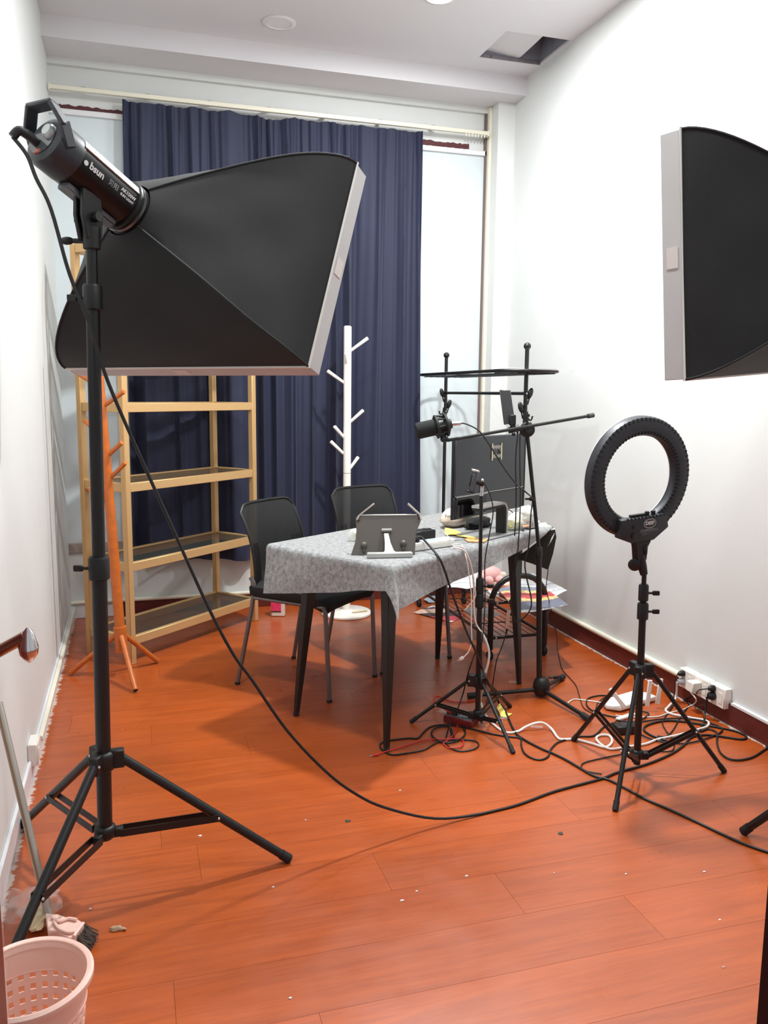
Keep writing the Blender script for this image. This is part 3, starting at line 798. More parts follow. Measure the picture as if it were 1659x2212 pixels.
for s_ in (TN+.06, TF-.06):
    q = MB(); q.beam(tb(-TH+.08, s_, TZ-.04), tb(TH-.08, s_, TZ-.04), .03, .02); put('apron', q, TABLEM, TB)

DR, DF = .02, .0     # how far the felt hangs over the two far edges
def drape(uu, vv):
    """flat cloth coordinate -> draped position"""
    z = TZ+.004; rr = .018
    du = uu-TH if uu > TH else (uu+TH if uu < -TH else 0); dv = vv-TF if vv > TF else (vv-TN if vv < TN else 0)
    cu_ = max(-TH, min(TH, uu)); cv_ = max(TN, min(TF, vv))
    rho = math.hypot(du, dv)
    if rho < 1e-9: return tb(cu_, cv_, z)
    ou, ov = du/rho, dv/rho
    corner = abs(2*ou*ov)
    if rho < rr*1.5: off, dz = rr*math.sin(rho/rr), rr*(1-math.cos(rho/rr))
    else:
        t0 = rr*1.5; o0, d0 = rr*math.sin(1.5), rr*(1-math.cos(1.5))
        slope = .05+.27*corner**1.3
        off, dz = o0+(rho-t0)*slope, d0+(rho-t0)*math.sqrt(1-slope*slope)
    # gentle waves along the hanging edges
    wv = .010*math.sin(uu*9+vv*11)*min(1, rho/.12)*(1-corner)
    off += wv
    return tb(cu_+ou*off, cv_+ov*off, z-dz)
NU_, NV_ = 110, 76
def cloth(a, b):
    near = .178-.128*a
    if a > .8: near *= max(0, 1-(a-.8)/.2)**.8
    vv = (TN-near)+(TF+DF-TN+near)*b
    left = float(np.interp(vv, [TN-.2, TN, -.2, -.1, TF], [.10, .10, .12, .145, .21]))
    uu = -TH-left+(2*TH+left+DR)*a
    return drape(uu, vv)
CL = thing('tablecloth', 'grey flecked felt cloth hanging over the table edges', 'tablecloth', (TC.x, TC.y, TZ))
q = MB(); q.sheet(cloth, NU_, NV_, .003); put('cloth_sheet', q, FELT, CL, smooth=60)

# ================================================================== RING LIGHT
rc = V3((1.717, 2.456, 0)); rp_ = dep(1392, 1230, rc)
RL = thing('ring_light_stand', 'slim black tripod stand under the ring light', 'light stand', rc)
rtop = V3((rp_.x, rp_.y, rp_.z))
zz = lambda y: dep(1385, y, rc).z
f1, f2_, f3 = fl(1328, 1754), fl(1238, 1604), fl(1564, 1668)
a1 = math.atan2(f1.y-rc.y, f1.x-rc.x)
tripod(RL, rc, .32, a1, zz(1448), zz(1632), [(zz(1650), zz(1312), .0125), (zz(1318), zz(1272), .0105), (zz(1280), rtop.z, .0085)], .0085, rtop, brace_at=.6, flat=.014, knobdir=RH)
# ring head: back towards the camera, turned so that its front looks at the chairs
yv = (rc-CAM); yv = V3((yv.x, yv.y, 0)).normalized(); xr = V3((yv.y, -yv.x, 0))
aa = math.radians(41)
nb = (xr*math.sin(aa)-yv*math.cos(aa)).normalized()           # back-face normal
rx = (xr*math.cos(aa)+yv*math.sin(aa)).normalized()            # ring's right as seen from behind
tilt = math.radians(-4); nb = (nb*math.cos(tilt)+UP*math.sin(tilt)).normalized(); ry = nb.cross(rx).normalized()
if ry.z < 0: ry = -ry
rl_ = math.radians(4); rx, ry = (rx*math.cos(rl_)+ry*math.sin(rl_)).normalized(), (ry*math.cos(rl_)-rx*math.sin(rl_)).normalized()
RC_ = dep(1380, 1032, rc); RO, RI, RT = .2135, .149, .034
RG = thing('ring_light', 'round black ring light seen from behind with DEEP lettering', 'ring light', rtop)
prof = [(RI, -RT/2), (RI-.003, 0), (RI+.004, RT*.38), (RI+.016, RT/2), (RO-.018, RT/2), (RO-.005, RT*.38), (RO, 0), (RO, -RT/2), (RI, -RT/2)]
q = MB(); vs = []; n = 96; fs = []
for (r, h) in prof[:-1]:
    for k in range(n):
        a = 2*math.pi*k/n; vs.append(RC_+nb*h+(rx*math.cos(a)+ry*math.sin(a))*r)
m_ = len(prof)-1
for i in range(m_):
    j = (i+1) % m_
    for k in range(n):
        l = (k+1) % n; fs.append((i*n+k, i*n+l, j*n+l, j*n+k))
q.add(vs, fs); rh = put('housing', q, GREYPL, RG)
q = MB(); vs = []; fs = []
for (r, h) in ((RI+.002, -RT/2-.006), (RI+.002, -RT/2), (RO-.002, -RT/2), (RO-.002, -RT/2-.006)):
    for k in range(n):
        a = 2*math.pi*k/n; vs.append(RC_+nb*h+(rx*math.cos(a)+ry*math.sin(a))*r)
for i in range(4):
    j = (i+1) % 4
    for k in range(n):
        l = (k+1) % n; fs.append((i*n+k, i*n+l, j*n+l, j*n+k))
q.add(vs, fs); put('diffuser', q, mat('lilac_diffuser', (206, 196, 204), .5), RG)
# cooling slots round both rims of the housing
SLOT = mat('slot_black', (6, 6, 7), .8)
for k in range(72):
    a = 2*math.pi*(k+.5)/72
    if -2.05 < (a if a < math.pi else a-2*math.pi) < -1.1: continue
    d = rx*math.cos(a)+ry*math.sin(a); t_ = nb.cross(d)
    for r, sl_ in ((RO-.0095, .55), (RI+.0085, -.55)):
        dn = (nb*math.cos(sl_)+d*math.sin(sl_)); q = MB()
        q.box(RC_+d*r+nb*(RT*.44), (.003, .013, .004), (t_, t_.cross(dn), dn)); put('slot', q, SLOT, rh)
# control box
bw = [(-.096, .035), (.098, .035), (.108, -.012), (.045, -.052), (-.05, -.052), (-.10, -.03)]
BO = RC_-ry*.168+nb*(RT/2-.012)
q = MB(); q.prism(bw, BO, rx, ry, .034); cb = put('control_box', q, GREYPL, RG, bevel=.004, seg=2)
BF = BO+nb*.0346
for k in range(11):
    q = MB(); q.box(BO+rx*(-.07+k*.0155)+ry*.0345+nb*.032, (.004, .006, .008), (rx, ry, nb)); put('slot', q, SLOT, cb)
text('lettering', 'DEEP', .017, BF+rx*.024+ry*.012, rx, ry, PRINTW, cb, bold=.0006)
q = MB(); q.tube([BF+rx*(.024+.026*math.cos(t_*math.pi/14))+ry*(.011+.0155*math.sin(t_*math.pi/14)) for t_ in range(28)], .0009, 5, closed=True); put('logo_outline', q, PRINTW, cb)
text('lettering', '浙江迪普摄影器材有限公司', .0062, BF+rx*.022-ry*.0115, rx, ry, PRINTG, cb)
q = MB(); q.box(BF+rx*.022-ry*.0175, (.08, .0009, .0006), (rx, ry, nb)); put('logo_line', q, PRINTG, cb)
text('lettering', 'CE  ⊕ —————', .0062, BF+rx*.018-ry*.0245, rx, ry, PRINTG, cb)
q = MB(); q.box(BF-rx*.046+ry*.006+nb*.001, (.008, .011, .004), (rx, ry, nb)); put('switch', q, BLACKP, cb)
q = MB(); q.lathe(BF-rx*.044-ry*.026, nb, [(.011, 0), (.011, .003), (.006, .004)], 16); put('power_socket', q, BLACKP, cb)
for dx in (.028, .055):
    q = MB(); q.lathe(BO+rx*dx+ry*.035+nb*.012, ry, [(.008, 0), (.008, .013), (.007, .014)], 14); put('knob', q, BLACKP, cb)
q = MB(); q.box(BO-rx*.01+ry*.04+nb*.012, (.07, .007, .012), (rx, ry, nb)); put('rod', q, BLACKP, cb)
# tilting bracket and thumb knobs
nk = BO-ry*.052+nb*.016; 
q = MB(); q.prism([(-.032, 0), (.037, 0), (.024, -.022), (.02, -.07), (-.02, -.07), (-.026, -.02)], nk+nb*-.014, rx, ry, .03); q.tube([nk-ry*.05, (nk-ry*.08)*.4+rtop*.6, rtop-UP*.02], [.018, .016, .013], 14); bk2 = put('bracket', q, BLACKP, RG, bevel=.002)
for dx, dy in ((.026, -.032), (-.03, -.083)):
    q = MB(); sgn = 1 if dx > 0 else -1; q.lathe(nk+rx*(dx-.012*sgn)+ry*dy, rx*sgn+nb*.9, [(.008, 0), (.021, .003), (.022, .013), (.018, .016)], 18); put('thumb_knob', q, BLACKP, bk2)

# ================================================================== WHEELED HALL STAND (black tube rack along the right wall)
yN, yF_, xM, zA, zT = 3.79, 4.9, 1.885, .435, 1.585
HS = thing('hall_stand', 'black tube hall stand with leaf hooks and casters along the white wall', 'coat stand', (xM, (yN+yF_)/2, 0))
hw = .155
for yy in (yN, yF_):
    pts = [(xM-hw, yy, .055), (xM-hw, yy, .25)]+[(xM-hw+.14-.14*math.cos(t_), yy, zA-.14+.14*math.sin(t_)) for t_ in np.linspace(0, math.pi/2, 7)]+[(xM+hw-.14+.14*math.sin(t_), yy, zA-.14+.14*math.cos(t_)) for t_ in np.linspace(0, math.pi/2, 7)]+[(xM+hw, yy, .25), (xM+hw, yy, .055)]
    q = MB(); q.tube(pts, .015, 12); ar = put('arch_leg', q, BLACKM, HS)
    for sg in (-1, 1):
        cx = xM+sg*hw; q = MB(); q.cyl((cx, yy, .03), (cx, yy, .06), .011, 10); q.tube([(cx-.011, yy, .024), (cx+.011, yy, .024)], .024, 18); put('caster', q, RUBBER, ar, bevel=.003)
    top_ = V3((xM, yy, zT)); q = MB(); q.cyl((xM, yy, zA), top_, .0105, 12); ps_ = put('post', q, BLACKM, HS)
    q = MB(); q.ball(top_+UP*.012, .0185, 16); put('ball_finial', q, BLACKM, ps_)
    # leaf hooks climbing the post
    for k, (z, sg, leaf) in enumerate(((1.36, 1, 1), (1.29, -1, 1), (1.275, 1, 0), (1.19, 1, 1), (1.20, -1, 0), (1.12, -1, 1))):
        if yy == yF_: sg = -sg
        b = V3((xM+sg*.012, yy, z-.05))
        if leaf:
            d = V3((sg*.35, 0, 1)).normalized(); X, Y, Z = axes(d, (0, 1, 0))
            q = MB(); q.ball(b+V3((sg*.012, 0, .055)), .03, 12, (.35, .5, 1), (X, Y, Z)); q.tube([b, b+V3((sg*.008, 0, .03))], .004, 8)
            put('leaf_hook', q, BLACKM, ps_)
        else:
            q = MB(); q.tube(cat([b+V3((0, 0, .05)), b+V3((sg*.006, 0, .015)), b+V3((sg*.022, 0, .008)), b+V3((sg*.03, 0, .028))], 4), .0045, 8); put('hook', q, BLACKM, ps_)
    for z in (1.475, 1.365, 1.25):
        q = MB(); q.lathe((xM-.0, yy-.0105, z), (0, -1, 0), [(.0045, 0), (.0045, .002), (0, .003)], 10); put('screw', q, STEEL, ps_)
zl = 1.475
lp = [(xM+.16*math.sin(t_), yN-.0+(-.11)*math.cos(t_) if math.cos(t_) > 0 else yF_-.11*math.cos(t_), zl) for t_ in np.linspace(0, 2*math.pi, 33)[:-1]]
q = MB(); q.tube(lp, .0085, 10, closed=True); tr_ = put('top_shelf_loop', q, BLACKM, HS)
for x in np.linspace(xM-.12, xM+.12, 7):
    q = MB(); q.tube([(x, yN-.07, zl-.012), (x, yF_+.07, zl-.012)], .0025, 6); put('shelf_wire', q, BLACKM, tr_)
for yy in (yN+.05, (yN+yF_)/2, yF_-.05):
    q = MB(); q.tube([(xM-.15, yy, zl-.008), (xM+.15, yy, zl-.008)], .004, 6); put('shelf_wire', q, BLACKM, tr_)
q = MB(); q.tube([(xM, yN, 1.365), (xM, yF_, 1.365)], .0085, 10); put('hanging_rail', q, BLACKM, HS)
for zs in (.115, .30):
    pts = [(xM-hw, yN, zs), (xM+hw, yN, zs), (xM+hw, yF_, zs), (xM-hw, yF_, zs)]
    q = MB()
    for a, b in zip(pts, pts[1:]+pts[:1]): q.beam(a, b, .014, .014)
    sh = put('low_shelf_frame', q, BLACKM, HS, bevel=.002)
    for k in range(1, 8):
        x = xM-hw+2*hw*k/8; q = MB(); q.tube([(x, yN, zs), (x, yF_, zs)], .002, 6); put('shelf_wire', q, BLACKM, sh)
    for k in range(1, 4):
        y = yN+(yF_-yN)*k/4; q = MB(); q.tube([(xM-hw, y, zs-.004), (xM+hw, y, zs-.004)], .0028, 6); put('shelf_wire', q, BLACKM, sh)
    q = MB(); q.lathe((xM-hw+.03, yN-.007, zs), (0, -1, 0), [(.006, 0), (.006, .002), (0, .0035)], 12); put('screw', q, STEEL, sh)
# sheet of paper lying on top
q = MB(); q.box((xM+.06, yN+.02, zl+.011), (.23, .30, .0012), axes((.02, -.05, 1), (1, .25, 0))); tag(put('paper_sheet', q, mat('pinkish_paper', (206, 186, 188), .8), loc=(xM+.06, yN+.02, zl+.01)), 'pinkish paper sheet lying on top of the black hall stand', 'paper')

# printed sheets on and around the low shelf
def print_mat(name, bands):
    """flat print: horizontal colour bands with a little noise, along the sheet's own long side"""
    m = bpy.data.materials.new(name); m.use_nodes = True; nt = m.node_tree; N = nt.nodes; L = nt.links; b = N['Principled BSDF']; b.inputs['Roughness'].default_value = .45
    tc = N.new('ShaderNodeTexCoord'); sp = N.new('ShaderNodeSeparateXYZ'); L.new(tc.outputs['Generated'], sp.inputs[0])
    nz = N.new('ShaderNodeTexNoise'); nz.inputs['Scale'].default_value = 7; L.new(tc.outputs['Generated'], nz.inputs['Vector'])
    ma = N.new('ShaderNodeMath'); ma.operation = 'MULTIPLY_ADD'; ma.inputs[1].default_value = .12; L.new(nz.outputs['Fac'], ma.inputs[0]); L.new(sp.outputs[1], ma.inputs[2])
    cr = N.new('ShaderNodeValToRGB'); cr.color_ramp.interpolation = 'CONSTANT'; e = cr.color_ramp.elements
    e[0].position = 0; e[0].color = lin(bands[0][1]); e[1].position = bands[1][0]; e[1].color = lin(bands[1][1])
    for p_, c_ in bands[2:]:
        k = e.new(p_); k.color = lin(c_)
    L.new(ma.outputs[0], cr.inputs['Fac']); L.new(cr.outputs['Color'], b.inputs['Base Color'])
    return m
PR1 = print_mat('poster_print', [(0, (226, 226, 228)), (.14, (110, 112, 128)), (.42, (226, 196, 130)), (.52, (196, 76, 78)), (.72, (226, 196, 130)), (.8, (130, 136, 150)), (.95, (230, 230, 232))])
PR2 = print_mat('magazine_print', [(0, (232, 226, 226)), (.15, (196, 70, 82)), (.4, (66, 48, 56)), (.62, (212, 178, 158)), (.85, (90, 62, 70)), (.96, (230, 226, 226))])
PR3 = print_mat('text_print', [(0, (228, 228, 230)), (.3, (196, 198, 202)), (.36, (228, 228, 230)), (.55, (190, 192, 198)), (.6, (228, 228, 230)), (.8, (198, 200, 206)), (.85, (228, 228, 230))])
PR4 = print_mat('orange_print', [(0, (226, 222, 222)), (.25, (232, 150, 120)), (.55, (236, 216, 200)), (.75, (226, 120, 96)), (.9, (230, 228, 228))])
def paper(name, label, pts, z, m, sag=.004, grp=None):
    """pts: four pixel corners of a sheet that lies at height z"""
    P = [fl(x, y, z) for x, y in pts]
    def f(u, v):
        p = (P[0]*(1-u)+P[1]*u)*(1-v)+(P[3]*(1-u)+P[2]*u)*v
        return p+UP*(sag*(math.sin(u*5+v*3)+1))
    q = MB(); q.sheet(f, 10, 10, .0012); c_ = sum(P, V3())/4
    return tag(put(name, q, m, loc=c_), label, 'paper', grp)
paper('poster', 'colour poster with red and yellow bands lying over the low shelf of the hall stand', [(1075, 1275), (1165, 1262), (1228, 1312), (1115, 1326)], .325, PR1, .006)
paper('paper_sheet', 'white sheet lying on the low shelf of the hall stand against the white wall', [(1090, 1255), (1150, 1238), (1225, 1280), (1170, 1300)], .315, PR3, .006)
paper('paper_sheet', 'white lettered sheet sticking out of the low shelf under the felt cloth', [(960, 1272), (1040, 1228), (1075, 1252), (1008, 1275)], .32, PR3, .006)
paper('paper_sheet', 'orange and white printed sheet lying on the low shelf between the black tubes', [(1040, 1262), (1095, 1248), (1115, 1272), (1060, 1285)], .322, PR4, .004)
paper('paper_sheet', 'white printed sheet lying on the bottom wire shelf', [(1000, 1318), (1040, 1308), (1085, 1330), (1030, 1338)], .127, PR3, .002)
paper('magazine', 'glossy magazine with a red stripe lying on the floor under the table', [(893, 1324), (935, 1308), (1003, 1330), (975, 1345)], .002, PR2, .002)
paper('paper_sheet', 'pale blue sheet lying on the floor behind the table leg', [(914, 1298), (946, 1284), (958, 1296), (926, 1304)], .003, mat('pale_blue_paper', (160, 178, 192), .7), .006)
# pink plush toy on the papers
pp = fl(1058, 1252, .36); PT = thing('plush_toy', 'soft pink plush lump on the papers of the hall stand', 'plush toy', pp)
PK = mat('pink_plush', (228, 176, 172), .95, bump=.4, bscale=180, sheen=.5)
q = MB(); q.ball(pp+UP*.03, .062, 16, (1.1, .8, .75)); put('body', q, PK, PT)
for d in ((-.06, -.02, .0), (.06, -.03, .0), (-.03, -.055, -.012), (.035, -.055, -.012)):
    q = MB(); q.ball(pp+V3(d)+UP*.02, .026, 12); put('limb', q, PK, PT)
q = MB(); q.ball(pp+V3((.06, -.04, .03)), .02, 10); put('patch', q, mat('cream_plush', (224, 214, 200), .95), PT)

# ================================================================== MICROPHONE STAND
mb0 = V3((1.742, 3.245, 0))
MS = thing('microphone_stand', 'black boom microphone stand with a domed base beside the table', 'microphone stand', mb0)
q = MB(); q.lathe(mb0, UP, [(.025, .008), (.034, .02), (.0385, .045), (.0375, .062), (.031, .08), (.021, .09), (.0125, .092)], 24); put('base', q, BLACKP, MS)
for (x, y) in ((1012, 1503), (1216, 1462), (1273, 1553)):
    f = fl(x, y, .014); h = mb0+UP*.035; q = MB(); q.tube([h, f], .0095, 12); lg = put('leg', q, BLACKM, MS)
    e = (f-h).normalized(); q = MB(); q.tube([f-e*.045, f+e*.004], [.0135, .0135], 14); put('foot_cap', q, RUBBER, lg)
q = MB(); b = mb0+UP*.09+RH*.03; q.tube([b, b+RH*.03], .005, 8); q.box(b+RH*.035, (.022, .012, .012)); put('knob', q, BLACKP, MS)
m1 = dep(1164, 1184, mb0); m0 = dep(1165, 1470, mb0); m2 = dep(1138, 928, mb0)
q = MB(); q.tube([m0, m1], .0125, 16); put('lower_tube', q, BLACKM, MS)
q = MB(); q.lathe(m1-(m1-m0).normalized()*.04, m1-m0, [(.0145, 0), (.0155, .005), (.0155, .04), (.013, .046)], 16); put('collar', q, BLACKP, MS)
q = MB(); q.tube([m1, m2], .0085, 14); put('upper_tube', q, BLACKM, MS)
bA = dep(1281, 897, mb0+FH*.10); bB = dep(968, 951, mb0-FH*.20)
q = MB(); q.tube([bA, bB], .007, 12); bo_ = put('boom', q, BLACKM, MS)
e = (bA-bB).normalized(); q = MB(); q.tube([bA-e*.028, bA+e*.002], .0105, 14); put('end_cap', q, mat('grey_rubber', (60, 60, 60), .7), bo_)
cl0 = m2; q = MB(); q.lathe(cl0-FH*.02, FH, [(.03, 0), (.033, .004), (.033, .016), (.03, .02), (.014, .024), (.014, .045)], 22); q.tube([cl0-FH*.02, cl0-FH*.035], .014, 12); put('boom_clutch', q, BLACKP, MS, bevel=.001)
q = MB(); h_ = dep(1135, 897, mb0); q.tube([cl0-FH*.03, h_-FH*.03], .006, 8); q.box(h_-FH*.03, (.026, .01, .012), (RH, FH, UP)); put('clutch_lever', q, BLACKP, MS)
q = MB(); k_ = dep(1149, 1078, mb0); q.lathe(k_-UP*.008, UP, [(.0095, 0), (.013, .002), (.013, .014), (.0095, .016)], 14); q.box(k_-RH*.02, (.02, .008, .008), (RH, FH, UP)); put('cable_clip', q, BLACKP, MS)
# phone-holder plate clamped on the boom
pc = dep(1103, 905, mb0); PHn = (-FH*.55-RH*.8).normalized()
q = MB(); a0, a1_, a2_, a3 = [dep(x, y, mb0) for x, y in ((1079, 842), (1103, 843), (1113, 913), (1089, 918))]
vs = [a0, a1_, a2_, a3]+[p+FH*.008 for p in (a0, a1_, a2_, a3)]
PHt = thing('phone_holder', 'flat dark phone holder plate clamped on the microphone boom', 'phone holder', dep(1108, 930, mb0))
q.add(vs, [(3, 2, 1, 0), (4, 5, 6, 7), (0, 1, 5, 4), (1, 2, 6, 5), (2, 3, 7, 6), (3, 0, 4, 7)]); put('plate', q, mat('charcoal_plastic', (66, 68, 70), .4), PHt, bevel=.002)
q = MB(); q.box(dep(1106, 907, mb0)-FH*.012, (.028, .024, .045), (RH, FH, UP)); q.tube([dep(1106, 915, mb0)-FH*.01, dep(1108, 934, mb0)-FH*.005], .011, 12); put('clamp', q, BLACKP, PHt, bevel=.003)
q = MB(); q.tube([dep(1098, 930, mb0), dep(1122, 924, mb0)], .014, 12); q.ball(dep(1108, 937, mb0)-FH*.02, .009, 10); put('pivot', q, BLACKP, PHt)

# microphone in its shock mount
mp0 = bB; MI = thing('microphone', 'black condenser microphone in a shock mount at the end of the boom', 'microphone', dep(955, 925, mp0))
ma = dep(898, 932, mp0-FH*.01); mb1 = dep(975, 915, mp0+FH*.01); md = (mb1-ma).normalized(); ml = (mb1-ma).length
q = MB(); q.lathe(ma, md, [(.02, 0), (.031, .003), (.034, .012), (.034, ml*.52), (.031, ml*.54)], 26); put('grille', q, mat('foam_black', (20, 22, 22), .9, bump=.5, bscale=900), MI)
q = MB(); q.lathe(ma+md*ml*.54, md, [(.029, 0), (.029, ml*.34), (.022, ml*.40), (.02, ml*.46)], 22); put('body', q, BLACKP, MI)
cx_ = ma+md*ml*.72
for dz in (-.02, .02):
    q = MB(); X, Y, Z = axes(md); q.tube([cx_+md*dz+(X*math.cos(t_)+Y*math.sin(t_))*.043 for t_ in np.linspace(0, 2*math.pi, 25)[:-1]], .006, 8, closed=True); put('shock_ring', q, BLACKP, MI)
for k in range(8):
    a = 2*math.pi*k/8; X, Y, Z = axes(md); d = X*math.cos(a)+Y*math.sin(a); q = MB(); q.tube([cx_-md*.026+d*.046, cx_+md*.026+d*.034], .004, 8); put('elastic_band', q, RUBBER, MI)
q = MB(); q.tube([cx_-UP*.03, dep(957, 945, mp0), bB+(bB-bA).normalized()*.0], .009, 10); q.ball(dep(957, 949, mp0), .012, 12); put('swivel', q, BLACKP, MI)
q = MB(); xl0 = mb1; xl1 = dep(996, 914, mp0+FH*.01); q.tube([xl0-md*.006, xl1], [.0095, .008], 14); put('connector', q, STEEL, MI)

# ================================================================== PHONE TRIPOD
tc0 = V3((1.324, 2.999, 0)); tt = dep(1040, 1052, tc0)
TP = thing('phone_tripod', 'slim black tripod with a phone clamp standing close to the felt cloth', 'tripod', tc0)
zt2 = lambda y: dep(1035, y, tc0).z
g1 = fl(888, 1562)
tripod(TP, tc0, .273, math.atan2(g1.y-tc0.y, g1.x-tc0.x), zt2(1470), zt2(1545), [(zt2(1552), zt2(1290), .0105), (zt2(1300), zt2(1258), .0095), (zt2(1266), tt.z-.03, .0075)], .0075, tt, brace_at=.58, flat=.012, knobdir=RH)
q = MB(); q.tube([tt-UP*.035, tt], .0085, 12); q.lathe(tt-UP*.012, UP, [(.0105, 0), (.0085, .008), (.0105, .016)], 12); put('spigot', q, STEEL, TP)
q = MB(); q.ball(dep(1040, 1043, tc0), .014, 12); q.tube([dep(1040, 1046, tc0), dep(1028, 1040, tc0)], .01, 10); hd = put('ball_head', q, BLACKP, TP)
q = MB(); q.ball(dep(1041, 1037, tc0)-FH*.01, .0075, 10); put('screw_knob', q, STEEL, hd)
# clamp: tilted bar with jaws
c0, c1 = dep(1029, 1017, tc0), dep(1017, 1062, tc0); X, Y, Z = axes(c0-c1, RH)
q = MB(); q.box((c0+c1)/2, (.022, .035, (c0-c1).length), (X, Y, Z)); cp_ = put('clamp', q, mat('gunmetal', (82, 84, 88), .35, .4), TP, bevel=.004)
q = MB(); q.box(c0+X*-.004, (.03, .04, .008), (X, Y, Z)); put('jaw', q, SILVER, cp_, bevel=.002)
q = MB(); q.box(c1+X*-.004, (.03, .04, .008), (X, Y, Z)); put('jaw', q, BLACKP, cp_, bevel=.002)
q = MB(); q.box((c0+c1)/2-X*.013, (.004, .03, .045), (X, Y, Z)); put('pad', q, RUBBER, cp_)

# ================================================================== THINGS ON THE TABLE
zc = TZ+.0062            # top of the felt
# ---- monitor, seen from behind
mu0, mu1, mv, mz0, mz1 = .005, .582, -.175, .828, 1.178
MO = thing('monitor', 'large grey monitor seen from behind on a silver foot', 'monitor', tb(.24, -.22, zc))
mf = (TU, TV, UP)
q = MB(); q.box(tb((mu0+mu1)/2, mv, (mz0+mz1)/2), (mu1-mu0, .012, mz1-mz0), mf); put('screen_panel', q, BLACKP, MO, bevel=.002)
q = MB(); q.box(tb((mu0+mu1)/2+.001, mv-.010, (mz0+.1+mz1)/2), (mu1-mu0-.004, .010, mz1-mz0-.1), mf); bp_ = put('back_cover', q, DGREY, MO, bevel=.003)
q = MB(); q.box(tb((mu0+mu1)/2, mv-.008, mz0+.049), (mu1-mu0-.006, .006, .096), mf); put('chin', q, mat('chin_grey', (44, 46, 50), .25), MO, bevel=.002)
q = MB(); q.box(tb(mu0+.125, mv-.016, mz0+.052), (.235, .016, .088), mf); bx = put('rear_bulge', q, BLACKG, MO, bevel=.004)
q = MB(); q.box(tb(mu0+.125, mv-.0235, mz0+.0985), (.24, .003, .003), mf); put('bright_edge', q, SILVER, bx)
q = MB(); q.box(tb((mu0+mu1)/2, mv-.0145, mz0+.1), (mu1-mu0-.01, .003, .003), mf); put('bright_edge', q, SILVER, MO)
q = MB(); q.box(tb(mu0+.165, mv-.0245, mz0+.035), (.014, .001, .004), mf); put('logo_mark', q, PRINTG, bx)
# stand: base plate and bent metal strip
q = MB(); q.box(tb(.185, -.245, zc+.004), (.24, .17, .008), mf); put('base_plate', q, mat('grey_plate', (146, 146, 146), .4, .3), MO, bevel=.002)
arc = [(.03, .146), (.12, .148), (.195, .149)]+[(.2+.045*math.sin(t_), .104+.045*math.cos(t_)) for t_ in np.linspace(.3, math.pi/2, 6)]+[(.245, .06), (.247, .008)]
def strip_of(off, w_, m_, nm, v0):
    q = MB(); vs = []; n = len(arc)
    for i, (u_, z_) in enumerate(arc):
        a_ = arc[max(i-1, 0)]; b_ = arc[min(i+1, n-1)]; tx, tz = b_[0]-a_[0], b_[1]-a_[1]; l = math.hypot(tx, tz); nx, nz = tz/l, -tx/l
        for dv in (-w_/2, w_/2):
            for o_ in (off, off+.011): vs.append(tb(u_+nx*o_, v0+dv, zc+z_+nz*o_))
    fs = []
    for i in range(n-1):
        a_ = i*4; b_ = a_+4; fs += [(a_, a_+1, b_+1, b_), (a_+2, b_+2, b_+3, a_+3), (a_, b_, b_+2, a_+2), (a_+1, a_+3, b_+3, b_+1)]
    fs += [(0, 2, 3, 1), ((n-1)*4, (n-1)*4+1, (n-1)*4+3, (n-1)*4+2)]
    q.add(vs, fs); put(nm, q, m_, MO, smooth=50)
strip_of(0, .05, SILVER, 'stand_strip', -.285)
strip_of(.0115, .046, BLACKP, 'stand_lining', -.285)
# taped handwritten tag
tagc = tb((mu0+mu1)/2+.035, mv-.0165, 1.105)
q = MB(); q.box(tagc, (.075, .002, .055), mf); tg = put('paper_tag', q, mat('grey_paper', (150, 148, 152), .8), MO)
for sg in (-1, 1):
    q = MB(); q.box(tagc+TU*sg*.039-TV*.002, (.007, .002, .075), mf); put('tape', q, mat('yellow_tape', (214, 204, 160), .6), MO)
text('lettering', '/106', .036, tagc-TV*.0022, TU, UP, mat('ink', (20, 20, 22), .8), tg, bold=.001)

# ---- tablet stand with two sprung arms
tA = fl(843, 1203, zc); 
q = None
tR = RH.copy(); tF = FH.copy()
rot = math.radians(4); tR = (tR*math.cos(rot)+tF*math.sin(rot)).normalized(); tF = V3((-tR.y, tR.x, 0))
TS = thing('tablet_stand', 'taupe tablet stand with two raised arms and a pale foot on the felt', 'tablet stand', tA)
def ts(x, y): return dep(x, y, tA+FH*.03)
pf = [(768, 1118), (776, 1112), (900, 1112), (909, 1119), (908, 1128), (899, 1150), (896, 1198), (758, 1200), (760, 1193), (768, 1168), (770, 1145)]
lean = .33
def panel_pt(x, y):
    # leaning plate: its bottom is nearer the foot, its top leans away
    P0 = tA+tF*.035; nrm = (tF*math.cos(lean)+UP*-math.sin(lean)*1.0)
    return hit(x, y, P0, nrm)
P = [panel_pt(*p) for p in pf]; nn = (tF*math.cos(lean)-UP*math.sin(lean)).normalized()
q = MB(); k = len(P); q.add(P+[p+nn*.009 for p in P], [tuple(range(k)), tuple(range(2*k-1, k-1, -1))]+[(i, k+i, k+(i+1) % k, (i+1) % k) for i in range(k)])
pn = put('panel', q, TABLET, TS, bevel=.002)
q = MB(); q.tube([panel_pt(776, 1113), panel_pt(900, 1112)], .003, 8); put('top_edge', q, SILVER, pn)
q = MB(); q.add([panel_pt(x, y)-nn*.012 for x, y in ((793, 1197), (892, 1193), (892, 1204), (793, 1207))], []); 
a, b = fl(793, 1206, zc), fl(891, 1204, zc)
q = MB(); q.box((a+b)/2+UP*.010+tF*.005, ((b-a).length, .024, .02), ((b-a).normalized(), UP.cross((b-a).normalized()), UP)); put('foot', q, TABLETL, TS, bevel=.003)
ya2 = panel_pt(833, 1147)-nn*.006; yb = (a+b)/2+UP*.018+TU*0
